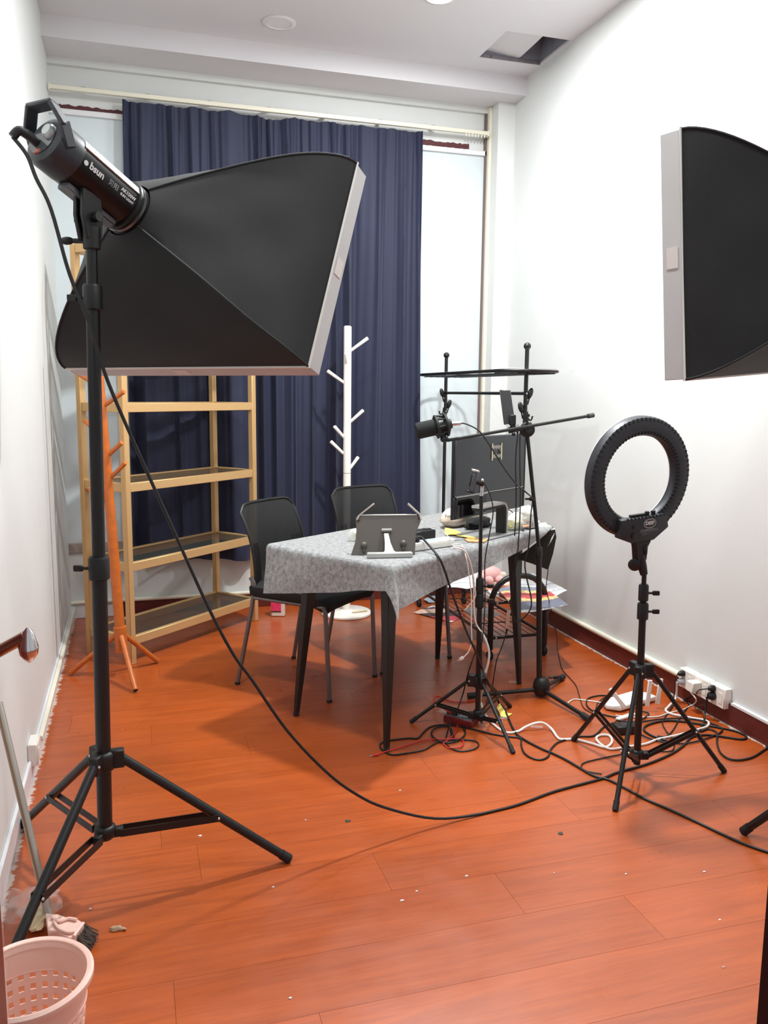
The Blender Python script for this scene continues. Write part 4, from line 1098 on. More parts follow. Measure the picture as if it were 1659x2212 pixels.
q = MB(); d = (b-a).normalized(); q.prism([(-.032, 0), (.032, 0), (.017, .012), (.010, .05), (.0085, .095), (-.0085, .095), (-.012, .05), (-.018, .012)], (a+b)/2+UP*.012+tF*.006-d*.0, d, (ya2-yb).normalized(), .007); put('strut', q, TABLETL, TS, bevel=.001)
q = MB(); q.box(panel_pt(835, 1146)-nn*.005, (.04, .014, .01), (d, nn, UP)); put('strut_hinge', q, TABLETL, TS, bevel=.002)
for (x, y) in ((786, 1178), (871, 1174)):
    q = MB(); q.ball(panel_pt(x, y)-nn*.008, .0125, 14); q.tube([panel_pt(x, y)-nn*.006, panel_pt(x, y+14)-nn*.004], .005, 8); put('peg', q, TABLET, TS)
for pts in (((771, 1124), (775, 1114), (808, 1088)), ((909, 1124), (907, 1112), (881, 1088))):
    q = MB(); pp_ = [panel_pt(*p) for p in pts]
    q.beam(pp_[0], pp_[1], .006, .012, d); q.beam(pp_[1], pp_[2], .006, .012, d); put('arm', q, mat('taupe_light', (168, 158, 150), .4, .2), TS, bevel=.001)
for (x, y) in ((774, 1124), (905, 1119)):
    q = MB(); q.lathe(panel_pt(x, y)-nn*.001, -nn, [(.005, 0), (.005, .001)], 12); put('screw', q, BLACKP, TS)

# ---- power strip with plug, black box behind it
ps0, ps1 = fl(892, 1193, zc), fl(983, 1180, zc); pd = (ps1-ps0).normalized(); pn_ = UP.cross(pd)
PS = thing('power_strip', 'white power strip with blue marks on the edge of the felt table', 'power strip', (ps0+ps1)/2)
L_ = (ps1-ps0).length
q = MB(); q.box((ps0+ps1)/2+pn_*.028+UP*.017, (L_, .052, .032), (pd, pn_, UP)); pb = put('body', q, WHITEP, PS, bevel=.006, seg=2)
for k in range(3):
    c_ = ps0+pd*(.055+k*.036)+pn_*.030+UP*.0334
    q = MB(); q.lathe(c_, UP, [(.012, 0), (.012, .0006)], 16); put('socket_mark', q, BLUEM, pb)
q = MB(); pc_ = ps0+pd*.033+pn_*.026+UP*.034; q.lathe(pc_, UP, [(.0165, 0), (.0175, .006), (.0165, .016), (.011, .023)], 18); q.tube([pc_+UP*.016, pc_+UP*.016+pd*.026-pn_*.008], [.009, .006], 10); plg = tag(put('power_plug', q, BLACKP, loc=pc_), 'black round plug pushed into the white power strip', 'plug')
bq = fl(926, 1172, zc); q = MB(); q.box(bq+TV*.03+UP*.026-TU*.008, (.105, .06, .05), (pd, pn_, UP)); BB = thing('black_box', 'small black box behind the white power strip', 'box', bq)
put('body', q, BLACKP, BB, bevel=.004); q = MB(); q.box(bq+TV*.03+UP*.0522+TU*.028, (.03, .02, .003), (pd, pn_, UP)); put('port', q, BLACKG, BB, bevel=.001)
q = MB(); w0 = fl(958, 1168, zc); q.box(w0+UP*.003, (.12, .05, .004), (pd, pn_, UP)); tag(put('paper_sheet', q, PAPERW, loc=w0), 'white folded paper lying beside the small black box', 'paper')
# ---- notes and cardboard
for nm, lb, pts, m_, ct in (('sticky_note', 'yellow sticky note curled up behind the others on the felt', ((961, 1146), (995, 1150), (996, 1157), (962, 1156)), YELLOWN, 'note'),
                        ('sticky_note', 'yellow sticky note lying flat next to the brown cardboard scrap', ((990, 1153), (1031, 1161), (1028, 1167), (987, 1158)), YELLOWN, 'note')):
    P = [fl(x, y, zc+.003) for x, y in pts]
    if 'curled' in lb: P[0] += UP*.012
    def f(u, v): return (P[0]*(1-u)+P[1]*u)*(1-v)+(P[3]*(1-u)+P[2]*u)*v+UP*(.004*math.sin(u*math.pi))
    q = MB(); q.sheet(f, 6, 6, .002); tag(put(nm, q, m_, loc=sum(P, V3())/4), lb, ct)
P = [fl(x, y, zc+.001) for x, y in ((1003, 1166), (1020, 1160), (1050, 1163), (1053, 1168), (1046, 1172), (1030, 1172), (1010, 1171))]
q = MB(); k = len(P); q.add(P+[p+UP*.004 for p in P], [tuple(range(k-1, -1, -1)), tuple(range(k, 2*k))]+[(i, (i+1) % k, k+(i+1) % k, k+i) for i in range(k)]); tag(put('cardboard_scrap', q, CARD, loc=P[0]), 'torn brown cardboard scrap lying on the felt', 'cardboard')
# ---- bags: lumpy crumpled surfaces
def lump(c, size, seed, n=26, amp=.22, ax=None):
    rnd = random.Random(seed); ph = [rnd.uniform(0, 6.28) for _ in range(12)]; X, Y, Z = ax if ax else (V3((1, 0, 0)), V3((0, 1, 0)), UP); c = V3(c); q = MB(); vs = []; fs = []; h = n//2
    for i in range(h+1):
        t_ = math.pi*i/h
        for k in range(n):
            a = 2*math.pi*k/n; st = math.sin(t_)
            r = 1+amp*(math.sin(3*a+ph[0]+2*t_)*.5+math.sin(5*a+ph[1]-3*t_)*.3+math.sin(8*t_+ph[2]+2*a)*.25+math.sin(9*a+ph[3]+7*t_)*.16)*st
            z = max(-math.cos(t_)*size[2]*r, -size[2]*.75)
            vs.append(c+X*size[0]*r*st*math.cos(a)+Y*size[1]*r*st*math.sin(a)+Z*z)
    for i in range(h):
        for k in range(n):
            l = (k+1) % n; fs.append((i*n+k, i*n+l, (i+1)*n+l, (i+1)*n+k))
    return q.add(vs, fs)
tax = (TU, TV, UP)
fb = fl(990, 1117, zc+.04); FB = thing('food_bag', 'cream plastic food bag lying under the monitor', 'bag', fb-UP*.036)
bgm = lump(fb, (.125, .055, .05), 3, ax=tax, amp=.10)
def topx(p):
    d = p-CAM; z = d.dot(Vector(_fwd)); return IW/2+FOC*d.dot(Vector(_rt))/z, IH/2-FOC*d.dot(Vector(_up))/z
fv = [p for p in bgm.v if abs(topx(p)[0]-970) < 13 and abs(topx(p)[1]-1117) < 13] or [fb]
front = min(fv, key=lambda p: (p-CAM).dot(FH))
put('bag', bgm, mat('cream_bag', (226, 206, 186), .35, var=.06, vscale=20), FB)
text('lettering', 'Food', .02, dep(971, 1115, front-FH*.012), RH, UP, mat('grey_ink', (92, 84, 78), .7), FB, bold=.0004)
gb = tb(.39, -.255, zc+.034); GB = thing('plastic_bag', 'clear bag with yellow green food beside the monitor foot', 'bag', tb(.39, -.255, zc))
put('bag', lump(gb, (.055, .042, .045), 5, ax=tax), BAGW, GB); put('food', lump(gb-UP*.012, (.045, .032, .02), 8, ax=tax), mat('olive_food', (188, 180, 60), .6, var=.3, vscale=50), GB)
wb_ = tb(.54, -.25, zc+.05); WBg = thing('plastic_bag', 'crumpled milky plastic bag hanging over the table end', 'bag', tb(.54, -.26, zc))
pts = [dep(x, y, wb_) for x, y in ((1135, 1105), (1150, 1122), (1163, 1140), (1176, 1158), (1186, 1164))]
q = MB(); q.tube(cat(pts, 6), [.022+.014*math.sin(i*.55)+(.008 if i % 3 == 0 else 0)+.0008*i for i in range(25)], 14); put('bag', q, BAGW, WBg)
put('bag_fold', lump(wb_+TU*-.03+UP*.005, (.05, .035, .042), 12, ax=tax, amp=.3), BAGW, WBg)
cb2 = tb(.58, -.12, zc+.04); CB = thing('plastic_bag', 'empty clear plastic bag crumpled at the far table end', 'bag', tb(.58, -.12, zc)); put('bag', lump(cb2, (.07, .06, .045), 21, ax=tax, amp=.35), BAGC, CB)
q = MB(); bp2 = tb(.47, -.255, zc+.006); q.box(bp2, (.09, .05, .01), tax); tag(put('biscuit_pack', q, mat('peach_wrapper', (218, 164, 128), .4), loc=bp2, bevel=.003), 'peach coloured flat wrapper beneath the plastic bags', 'wrapper')
q = MB(); gp = tb(.42, -.315, zc+.003); q.tube(cat([gp-TU*.05, gp-TU*.02+TV*.012+UP*.004, gp+TU*.02+TV*.004, gp+TU*.06-TV*.004], 4), .004, 8); tag(put('black_strap', q, RUBBER, loc=gp), 'short black strap lying at the front edge of the felt', 'strap')
bkp = fl(1046, 1132, zc+.022); put_ = lump(bkp+TV*.03, (.085, .04, .03), 33, ax=tax, amp=.25); tag(put('black_cloth', put_, mat('black_cloth_fabric', (16, 16, 17), .9), loc=bkp), 'crumpled black cloth under the monitor', 'cloth')
# ---- green wrapped snack
gs = fl(764, 1172, zc); GS = thing('snack_pack', 'clear pack with lime green print behind the tablet stand', 'snack pack', gs)
gs2 = gs+FH*.04
put('wrapper', lump(gs2+UP*.022+RH*.005, (.026, .022, .03), 41, n=16, amp=.3), BAGW, GS); q = MB(); q.box(gs2+UP*.026+RH*.012, (.02, .012, .026), (RH, FH, UP)); put('print', q, GREEN, GS, bevel=.003)

# ---- black backing of the felt turned out at the table end
P = [dep(x, y, tb(.60, -.34, .7)-FH*.03) for x, y in ((1114, 1206), (1160, 1172), (1188, 1146), (1199, 1144), (1202, 1160), (1195, 1195), (1184, 1231), (1150, 1218))]
cP = sum(P, V3())/len(P); k = len(P)
q = MB(); q.add([p+FH*.0 for p in P]+[p+FH*.004 for p in P], [tuple(range(k)), tuple(range(2*k-1, k-1, -1))]+[(i, k+i, k+(i+1) % k, (i+1) % k) for i in range(k)])
put('turned_corner', q, mat('black_felt_backing', (36, 36, 34), .9), CL, label='black backing of the felt')

# ================================================================== DOOR AND HANDLE AT THE DOORWAY
de = onY(14, 2150, 1.24); hg = V3((DX0+.045, YD+.02, 0)); dd = V3((de.x-hg.x, de.y-hg.y, 0)); DLn = dd.length; dd.normalize(); dn_ = V3((dd.y, -dd.x, 0))
DR_ = struct('door_1', MB().box(hg+dd*DLn/2-dn_*.02+UP*1.04, (DLn, .04, 2.05), (dd, UP.cross(dd), UP)), DOORM, loc=hg, bevel=.003)
q = MB(); q.box(hg+dd*(DLn+.006)-dn_*.002+UP*.75, (.012, .001, 1.3), (dd, UP.cross(dd), UP)); put('protective_film', q, FILM, DR_)
hz_ = 1.0; hp0 = hg+dd*(DLn-.03)+UP*hz_
ht = dep(60, 1376, hp0+dn_*.055)
BRZ = mat('bronze_chrome', (170, 140, 116), .12, 1)
q = MB(); q.tube([hp0, hp0+dn_*.02, ht-dn_*.004], .0085, 14); hd_ = put('door_handle', q, BRZ, DR_)
q = MB(); q.lathe(ht+UP*.014, (0, 0, -1), [(.001, 0), (.007, .006), (.010, .016), (.0135, .028), (.0125, .038), (.007, .046), (.001, .051)], 20); put('handle_tip', q, CHROME, hd_)
q = MB(); q.box(hp0-UP*.06+dn_*.002, (.04, .006, .2), (dd, UP.cross(dd), UP)); put('lock_plate', q, BRZ, hd_, bevel=.002)

# ================================================================== PINK BIN, BROOM, FILM
bc_ = V3((-.219, 1.535, 0)); BN = thing('waste_bin', 'round pink plastic waste bin with square perforations', 'waste bin', bc_)
bm = bmesh.new(); NC, NR = 56, 23; zb0, zb1, rb0, rb1 = .0, .275, .08, .106; grid = []
for j in range(NR+1):
    z = zb0+(zb1-zb0)*j/NR; r = rb0+(rb1-rb0)*j/NR; grid.append([bm.verts.new((r*math.cos(2*math.pi*i/NC), r*math.sin(2*math.pi*i/NC), z)) for i in range(NC)])
for j in range(NR):
    for i in range(NC):
        if i % 2 == 0 and j % 2 == 1 and 1 < j < NR-5: continue
        bm.faces.new((grid[j][i], grid[j][(i+1) % NC], grid[j+1][(i+1) % NC], grid[j+1][i]))
bm.faces.new(list(reversed(grid[0])))
bmesh.ops.recalc_face_normals(bm, faces=bm.faces)
bmesh.ops.solidify(bm, geom=bm.faces[:], thickness=.0022)
me = bpy.data.meshes.new('perforated_wall'); bm.to_mesh(me); bm.free(); me.materials.append(PINKP)
for p in me.polygons: p.use_smooth = True
me.set_sharp_from_angle(angle=.6)
o = bpy.data.objects.new('perforated_wall', me); COL.objects.link(o); o.parent = BN; ORG[o] = bc_
q = MB(); q.lathe(bc_+UP*.262, UP, [(rb1-.005, 0), (rb1+.006, -.004), (rb1+.010, .002), (rb1+.010, .012), (rb1+.005, .017), (rb1-.001, .014), (rb1-.004, .004)], 60, ring=True); put('rim', q, PINKP, BN)
q = MB(); q.lathe(bc_+UP*.212, UP, [(rb1-.0045, 0), (rb1-.0085, .002), (rb1-.0085, .004), (rb1-.004, .006)], 60, ring=True); put('inner_ridge', q, PINKP, BN)

bh = fl(112, 1985, .035); BR = thing('broom', 'pink broom with grey bristles and a striped metal handle leaning on the wall', 'broom', bh)
ha = fl(99, 1948, .06); hb = onX(0, 1532, XL+.02); hdir = (hb-ha).normalized(); hb2 = ha+hdir*((XL+.016-ha.x)/hdir.x)
q = MB(); q.tube([ha-hdir*.05, hb2], .0105, 14); hn = put('handle', q, mat('galvanised', (176, 170, 160), .35, .5), BR)
X, Y, Z = axes(hdir, -FH); q = MB(); q.beam(ha+X*.0102, hb2+X*.0102-hdir*.03, .001, .006, X); put('handle_stripe', q, mat('wood_stripe', (140, 112, 84), .6), hn)
HP = [fl(x, y, .045) for x, y in ((98, 1972), (125, 1974), (150, 1983), (168, 1985), (181, 1993), (180, 1999), (160, 2024), (148, 2026), (125, 2010), (104, 2010))]
q = MB(); k = len(HP); q.add(HP+[p-UP*.022 for p in HP], [tuple(range(k)), tuple(range(2*k-1, k-1, -1))]+[(i, k+i, k+(i+1) % k, (i+1) % k) for i in range(k)]); put('head', q, PINKP, BR, bevel=.002)
for pts in (((112, 1980), (128, 1990), (148, 1984), (166, 1987)), ((116, 1990), (128, 2006), (148, 2014), (160, 2012)), ((180, 1994), (170, 2008), (159, 2023))):
    q = MB(); q.tube(cat([fl(x, y, .05) for x, y in pts], 5), .004, 8); put('rib', q, PINKP, BR)
q = MB(); rnd = random.Random(4)
A0, A1, B0, B1 = fl(181, 1998, .03), fl(158, 2026, .03), fl(208, 2030, .008), fl(192, 2056, .006)
for i in range(150):
    t_ = rnd.random(); d_ = rnd.uniform(-.008, .008); a = A0.lerp(A1, t_)+UP*rnd.uniform(-.012, .01); b = B0.lerp(B1, min(1, max(0, t_+rnd.uniform(-.06, .06))))+UP*rnd.uniform(-.003, .022)
    q.tube([a, (a+b)/2+UP*.003, b+V3((d_, d_, 0))], .0011, 4)
tag(put('bristles', q, mat('grey_bristle', (96, 84, 76), .8), BR), kind='stuff')
for nm, lb, pts, hh, sd in (('plastic_film', 'crumpled clear plastic film on the floor behind the pink bin', (55, 1975), .05, 51), ('plastic_film', 'clear film scrap standing up against the broom handle', (85, 1955), .035, 57)):
    c_ = fl(pts[0], pts[1], .02); q = lump(c_+UP*.012, (.055, .05, hh), sd, n=22, amp=.5); tag(put(nm, q, FILM, loc=c_), lb, 'film')
c_ = fl(78, 1992, .012); q = lump(c_+UP*.01, (.03, .045, .018), 61, n=18, amp=.3); tag(put('crumpled_tissue', q, mat('yellowish_tissue', (214, 196, 158), .8), loc=c_), 'yellowish crumpled tissue lying by the broom head', 'tissue')

# ================================================================== SOCKETS ON THE WALLS
def socket_box(label, wall_x, sgn, y0_, y1_, z0, z1, th=.036):
    T = thing('socket_box', label, 'socket', (wall_x, (y0_+y1_)/2, z0))
    q = MB(); q.mm(min(wall_x, wall_x+sgn*th), max(wall_x, wall_x+sgn*th), y0_, y1_, z0, z1); put('box', q, WHITEP, T, bevel=.003)
    x = wall_x+sgn*(th+.003)
    q = MB(); q.mm(min(x, wall_x+sgn*th), max(x, wall_x+sgn*th), y0_+.002, y1_-.002, z0+.002, z1-.002); fp = put('faceplate', q, IVORY, T, bevel=.002)
    q = MB(); q.mm(min(x, x+sgn*.002), max(x, x+sgn*.002), y0_+.012, y0_+.032, z0+.02, z1-.02); put('switch', q, WHITEP, fp, bevel=.001)
    return T, x
yS = 3.047; wS = .1015; zS0, zS1 = .066, .153
names = ('white wall socket with a clear grey plug, furthest from the doorway', 'white wall socket holding a white adapter block, in the middle of three', 'white wall socket holding two black plugs, nearest to the doorway')
XS = XR
sx_ = []
for k in range(3):
    T, x = socket_box(names[k], XR, -1, yS-(k+1)*wS+.002, yS-k*wS-.002, zS0, zS1); sx_.append((x, yS-k*wS-wS*.35))
def plug(label, x, y, z, m_, big=1.):
    q = MB(); q.lathe((x, y, z), (-1, 0, 0), [(.013*big, 0), (.0135*big, .012), (.010*big, .024), (.005, .03)], 14); c_ = V3((x, y, z)); return tag(put('plug', q, m_, loc=c_), label, 'plug')
plug('small black plug at the top of the furthest wall socket', sx_[0][0], sx_[0][1], .135, BLACKP)
plug('translucent grey plug at the bottom of the furthest wall socket', sx_[0][0], sx_[0][1], .098, mat('grey_clear_plug', (170, 172, 176), .2), 1.25)
q = MB(); x, y = sx_[1]; q.mm(x-.045, x, y-.022, y+.022, .09, .135); tag(put('adapter', q, WHITEP, loc=(x, y, .09), bevel=.003), 'white adapter block plugged into the middle wall socket', 'adapter')
plug('small black plug above the bigger one in the nearest wall socket', sx_[2][0], sx_[2][1], .138, BLACKP)
plug('big black plug at the bottom of the nearest wall socket', sx_[2][0], sx_[2][1], .105, BLACKP, 1.4)
T, _ = socket_box('white wall socket low on the wall behind the tall light stand', XL, 1, 2.955, 3.05, .062, .142, .032)

# ================================================================== ROUTER, SOUND CARD, ADAPTER, FLOOR SCRAPS
ra = fl(1340, 1540); rbp = fl(1418, 1516); ru = (rbp-ra); rl = ru.length; ru.normalize(); rv = V3((-ru.y, ru.x, 0))
ROU = thing('router', 'white wireless router with upright antennas on the floor', 'router', (ra+rbp)/2)
q = MB(); pr = [(-.0, 0), (rl, 0), (rl+.004, .045), (rl-.02, .105), (.0, .105), (-.035, .05)]
q.prism(pr, ra+UP*.006, ru, rv, .022); put('body', q, WHITEP, ROU, bevel=.006, seg=2)
for (x0, y0_, x1, y1, off) in ((1350, 1529, 1318, 1488, 0), (1398, 1526, 1405, 1469, 0), (1420, 1521, 1428, 1466, .0), (1372, 1528, 1374, 1474, 0)):
    a = fl(x0, y0_, .02); b = dep(x1, y1, a); q = MB(); q.beam(a, b, .018, .009, RH); put('antenna', q, WHITEP, ROU, bevel=.002)
q = MB(); q.box(fl(1352, 1548, .008), (.11, .022, .012), (ru, rv, UP)); tag(put('white_box', q, WHITEP, loc=fl(1352, 1548), bevel=.003), 'flat white plastic bar lying in front of the router', 'box')
ad = fl(1352, 1582); q = MB(); q.box(ad+UP*.018, (.10, .055, .034), axes(UP, ru-rv*.4)); q2 = thing('power_adapter', 'black power adapter lying between the ring light legs', 'adapter', ad)
put('body', q, BLACKP, q2, bevel=.005, seg=2); q = MB(); q.box(ad+UP*.0355, (.05, .03, .001), axes(UP, ru-rv*.4)); put('rating_label', q, GREYPL, q2)

A, B, Cc = fl(957, 1561), fl(1018, 1575), fl(1043, 1562); ax_ = (B-A).normalized(); ay = V3((-ax_.y, ax_.x, 0)); lw = (B-A).length; ld_ = max(.08, (Cc-B).dot(ay))
SC_ = thing('sound_card', 'small red and grey sound card with knobs under the phone tripod', 'sound card', (A+B)/2+ay*ld_/2)
q = MB(); q.box((A+B)/2+ay*ld_/2+UP*.017, (lw, ld_, .03), (ax_, ay, UP)); bd = put('body', q, mat('dark_red_plastic', (112, 24, 26), .4), SC_, bevel=.003)
q = MB(); q.box((A+B)/2+ay*ld_/2+UP*.0335, (lw-.006, ld_-.006, .003), (ax_, ay, UP)); tp_ = put('top_plate', q, mat('grey_plate2', (96, 100, 104), .4), SC_, bevel=.001)
for i in range(4):
    for j in range(2):
        q = MB(); q.box(A+ax_*(lw*.56+i*lw*.105)+ay*(ld_*(.28+.3*j))+UP*.037, (lw*.08, ld_*.2, .004), (ax_, ay, UP)); put('button', q, mat('grey_button', (168, 168, 166), .5), tp_, bevel=.001)
for i in range(3):
    for j in range(2):
        q = MB(); q.lathe(A+ax_*(lw*(.1+.13*i))+ay*(ld_*(.3+.42*j))+UP*.035, UP, [(.0075, 0), (.007, .009), (.005, .011)], 12); put('knob', q, BLACKP, tp_)
P = [fl(x, y, .004) for x, y in ((1073, 1534), (1079, 1529), (1093, 1540), (1107, 1542), (1094, 1550), (1082, 1548))]; P[1] += UP*.02; P[0] += UP*.012
q = MB(); k = len(P); q.add(P+[p+UP*.0015 for p in P], [tuple(range(k-1, -1, -1)), tuple(range(k, 2*k))]+[(i, (i+1) % k, k+(i+1) % k, k+i) for i in range(k)]); tag(put('sticky_note', q, YELLOWN, loc=P[2], smooth=0), 'torn yellow sticky note lying on the wooden floor', 'note')
for (x, y, sz, lb) in ((1087, 1552, .022, 'clear plastic scrap beside the torn yellow note'), (1112, 1474, .028, 'clear plastic scrap by the foot of the table leg'), (1160, 1571, .026, 'clear plastic scrap under the arching white cable'), (968, 1537, .05, 'clear plastic strip beside the red sound card')):
    c_ = fl(x, y, .004); q = lump(c_+UP*.002, (sz, sz*.5, .006), x, n=12, amp=.3, ax=(RH, FH, UP)); tag(put('plastic_scrap', q, FILM, loc=c_), lb, 'scrap')
# pink bottle-shaped pack beside the shelf
bt = fl(601, 1330); BT = thing('detergent_pack', 'pink and white pack standing on the floor beside the gold shelf', 'pack', bt)
q = MB(); q.prism(rrect(.085, .05, .012), bt+UP*.002, RH, FH, .13); put('body', q, mat('pale_pack', (206, 190, 178), .35), BT, bevel=.004)
q = MB(); q.box(bt-FH*.026-RH*.01+UP*.075, (.062, .002, .075), (RH, FH, UP)); lb_ = put('label_panel', q, mat('hot_pink_print', (214, 54, 96), .45, var=.3, vscale=120), BT)
q = MB(); q.box(bt-FH*.026-RH*.01+UP*.032, (.062, .0022, .006), (RH, FH, UP)); put('label_band', q, mat('dark_maroon', (60, 16, 26), .5), lb_)
q = MB(); q.lathe(bt+UP*.132, UP, [(.012, 0), (.012, .025), (.010, .028)], 14); put('cap', q, WHITEP, BT)
# crumbs
for i, (x, y, r, m_) in enumerate(((868, 1946, .006, PAPERW), (900, 1926, .004, PAPERW), (1008, 1893, .005, PAPERW), (432, 1806, .006, PAPERW), (590, 1917, .004, PAPERW), (864, 1708, .004, PAPERW), (1352, 1889, .004, PAPERW), (1521, 1884, .005, PAPERW), (1555, 1988, .004, PAPERW), (1563, 2090, .003, PAPERW), (195, 1964, .004, PAPERW), (627, 2157, .004, PAPERW), (1197, 1887, .003, PAPERW), (660, 1772, .003, PAPERW))):
    c_ = fl(x, y); q = lump(c_+UP*.0012, (r, r*.6, .0022), i*3+2, n=10, amp=.3); tag(put('paint_crumb', q, m_, loc=c_), 'tiny white paint crumb on the bare wooden floor', 'crumb', 'white crumbs scattered over the floor')
for x, y, lb in ((751, 1774, 'dark chip on the floor below the hanging black cable'), (1211, 1801, 'dark chip on the floor in front of the ring light')):
    c_ = fl(x, y); q = lump(c_+UP*.001, (.009, .008, .003), x, n=10, amp=.4); tag(put('dark_chip', q, mat('grey_chip', (70, 66, 62), .8), loc=c_), lb, 'chip')
c_ = fl(254, 2009); q = lump(c_+UP*.004, (.02, .008, .006), 77, n=14, amp=.5, ax=(RH, FH, UP)); tag(put('paper_scrap', q, mat('tan_scrap', (180, 150, 122), .9), loc=c_), 'twisted tan paper scrap near the pink bin', 'scrap')

# ================================================================== CABLES
def cable(label, pts, r, m_, name='cable', n=5):
    cp2 = cat(pts, n)
    for p_ in cp2:
        p_.z = max(p_.z, r+.0003)
        if p_.y > 1.9: p_.x = min(p_.x, XR-.018-r)
    q = MB(); q.tube(cp2, r, 7); c_ = V3((pts[0][0], pts[0][1], pts[0][2]))
    return tag(put(name, q, m_, loc=c_), label, 'cable')
def F(px, r=.004): return [fl(x, y, r) for x, y in px]
# lamp lead: hangs from the lamp to the floor, then runs to the tangle
q1 = fl(1045, 1757, .004)
hang = [plugL]+[vpl(x, y, plugL, q1) for x, y in ((58, 335), (78, 385), (110, 452), (150, 592), (190, 690), (232, 822), (300, 980), (380, 1158), (450, 1312), (503, 1412), (545, 1470), (620, 1578), (700, 1663), (762, 1711), (830, 1744), (940, 1768))]
for p in hang:
    p.z = max(p.z, .006)
cable('long black lead running from the lettered lamp down across the floor', hang+F([(1045, 1757), (1120, 1738), (1200, 1709), (1297, 1683), (1333, 1669), (1399, 1650), (1449, 1629), (1477, 1610), (1493, 1593), (1518, 1588), (1546, 1589), (1600, 1597), (1612, 1591), (1587, 1579), (1532, 1568), (1477, 1559), (1435, 1557), (1399, 1566), (1391, 1577), (1410, 1590), (1440, 1600)], .0045), .0045, CABLEB)
st0 = pc_+UP*.016+pd*.026-pn_*.008
cable('black lead from the white power strip down to the floor and past the ring light', [st0]+[dep(x, y, tb(-.3, -.395, .7)) for x, y in ((945, 1200), (960, 1231), (976, 1280), (993, 1325), (1008, 1364), (1027, 1407))]+[dep(1040, 1440, tc0-FH*.02), dep(1054, 1472, tc0-FH*.04)]+F([(1080, 1522), (1111, 1579), (1133, 1598), (1169, 1617), (1191, 1626), (1222, 1641), (1251, 1658), (1283, 1676), (1316, 1685), (1355, 1705), (1394, 1726), (1449, 1750), (1504, 1775), (1600, 1820), (1675, 1846)], .0045), .0045, CABLEB)
cable('thin black lead looping on the floor in front of the table leg', F([(880, 1627), (916, 1620), (938, 1607), (960, 1600), (1001, 1598), (1027, 1601), (1034, 1610), (1022, 1619), (996, 1623), (976, 1617), (964, 1605), (964, 1591), (972, 1566)], .004)+[fl(986, 1538, .05), fl(1000, 1499, .1), dep(1012, 1452, tc0-FH*.03), dep(1028, 1405, tc0-FH*.02)], .003, CABLEB)
cable('black lead curling round the table foot past the red sound card', F([(880, 1627), (845, 1630), (822, 1615), (830, 1602), (880, 1595), (902, 1595), (914, 1583), (928, 1571), (952, 1566), (988, 1568), (1025, 1576), (1061, 1585), (1097, 1591), (1124, 1595), (1126, 1610), (1133, 1627), (1150, 1638), (1169, 1641), (1184, 1634), (1189, 1620), (1203, 1605), (1222, 1598), (1249, 1591), (1283, 1589), (1305, 1570), (1330, 1560)], .004), .0038, CABLEB)
cable('black lead coiled in a ring next to the red sound card', F([(1000, 1570), (1005, 1582), (998, 1594), (975, 1604), (950, 1602), (934, 1590), (934, 1578), (950, 1570), (975, 1568)], .006), .0036, CABLEB)
cable('thick white lead arching over the floor from the table to the wall sockets', [dep(x, y, tc0+FH*.03) for x, y in ((1039, 1364), (1049, 1383), (1056, 1407), (1055, 1429), (1049, 1453), (1044, 1478))]+F([(1038, 1518), (1046, 1540), (1063, 1562), (1085, 1579), (1102, 1583), (1119, 1580)], .005)+[fl(1136, 1570, .016), fl(1157, 1562, .03), fl(1174, 1562, .026), fl(1191, 1574, .01)]+F([(1203, 1591), (1213, 1597), (1242, 1597), (1278, 1606), (1308, 1614), (1322, 1602), (1316, 1589), (1297, 1588), (1288, 1595), (1297, 1607), (1319, 1618), (1355, 1613), (1394, 1607), (1421, 1597), (1463, 1588), (1504, 1577), (1529, 1568), (1526, 1557), (1490, 1550), (1454, 1543), (1438, 1535)], .0055)+[fl(1446, 1524, .012), onX(1460, 1507, XR-.06), V3((sx_[0][0]-.033, sx_[0][1], .096))], .005, CABLEW)
cable('thin white lead from the router across the floor', F([(1222, 1523), (1238, 1511), (1258, 1512), (1300, 1518), (1322, 1526)], .004), .0028, CABLEW)
cable('thin white lead from the router to the white adapter block', F([(1330, 1545), (1360, 1549), (1400, 1549), (1425, 1547), (1445, 1540), (1475, 1533), (1496, 1523)], .004)+[onX(1504, 1512, XR-.07), V3((sx_[1][0]-.04, sx_[1][1], .09))], .0028, CABLEW)
tj = tb(.6, -.34, .6)
cable('thin black lead hanging from the table end down along the white wall', [dep(x, y, tj) for x, y in ((1184, 1231), (1181, 1255))]+[dep(1180, 1275, tj+FH*.06), dep(1186, 1298, tj+FH*.16), fl(1192, 1322, .09), fl(1198, 1348, .02)]+F([(1203, 1378), (1204, 1400), (1210, 1430), (1216, 1448), (1232, 1466), (1245, 1482), (1253, 1508), (1262, 1530), (1285, 1540), (1290, 1520), (1310, 1505), (1335, 1508)], .003), .0022, CABLEB)
rd = F([(815, 1630), (838, 1622), (867, 1614), (895, 1604), (921, 1598), (959, 1597), (994, 1596), (1001, 1604), (994, 1614), (971, 1615), (958, 1606), (968, 1598), (982, 1585), (988, 1570), (985, 1553)], .006)
cable('red lead with a red plug curling on the floor around the sound card', rd+[fl(971, 1539, .055), fl(953, 1527, .05), fl(939, 1515, .03), fl(937, 1507, .012), fl(947, 1504, .006), fl(968, 1513, .005), fl(988, 1517, .005), fl(1025, 1514, .005)], .0028, CABLER)
e = (fl(803, 1632)-fl(815, 1630)).normalized(); p = fl(815, 1630, .006); JP = thing('audio_plug', 'red audio plug at the end of the red lead', 'plug', fl(815, 1630)); q = MB(); q.tube([p-e*.004, p+e*.016], [.004, .0055], 10); put('sleeve', q, CABLER, JP); q = MB(); q.tube([p+e*.016, p+e*.034], .0017, 8); put('pin', q, STEEL, JP)
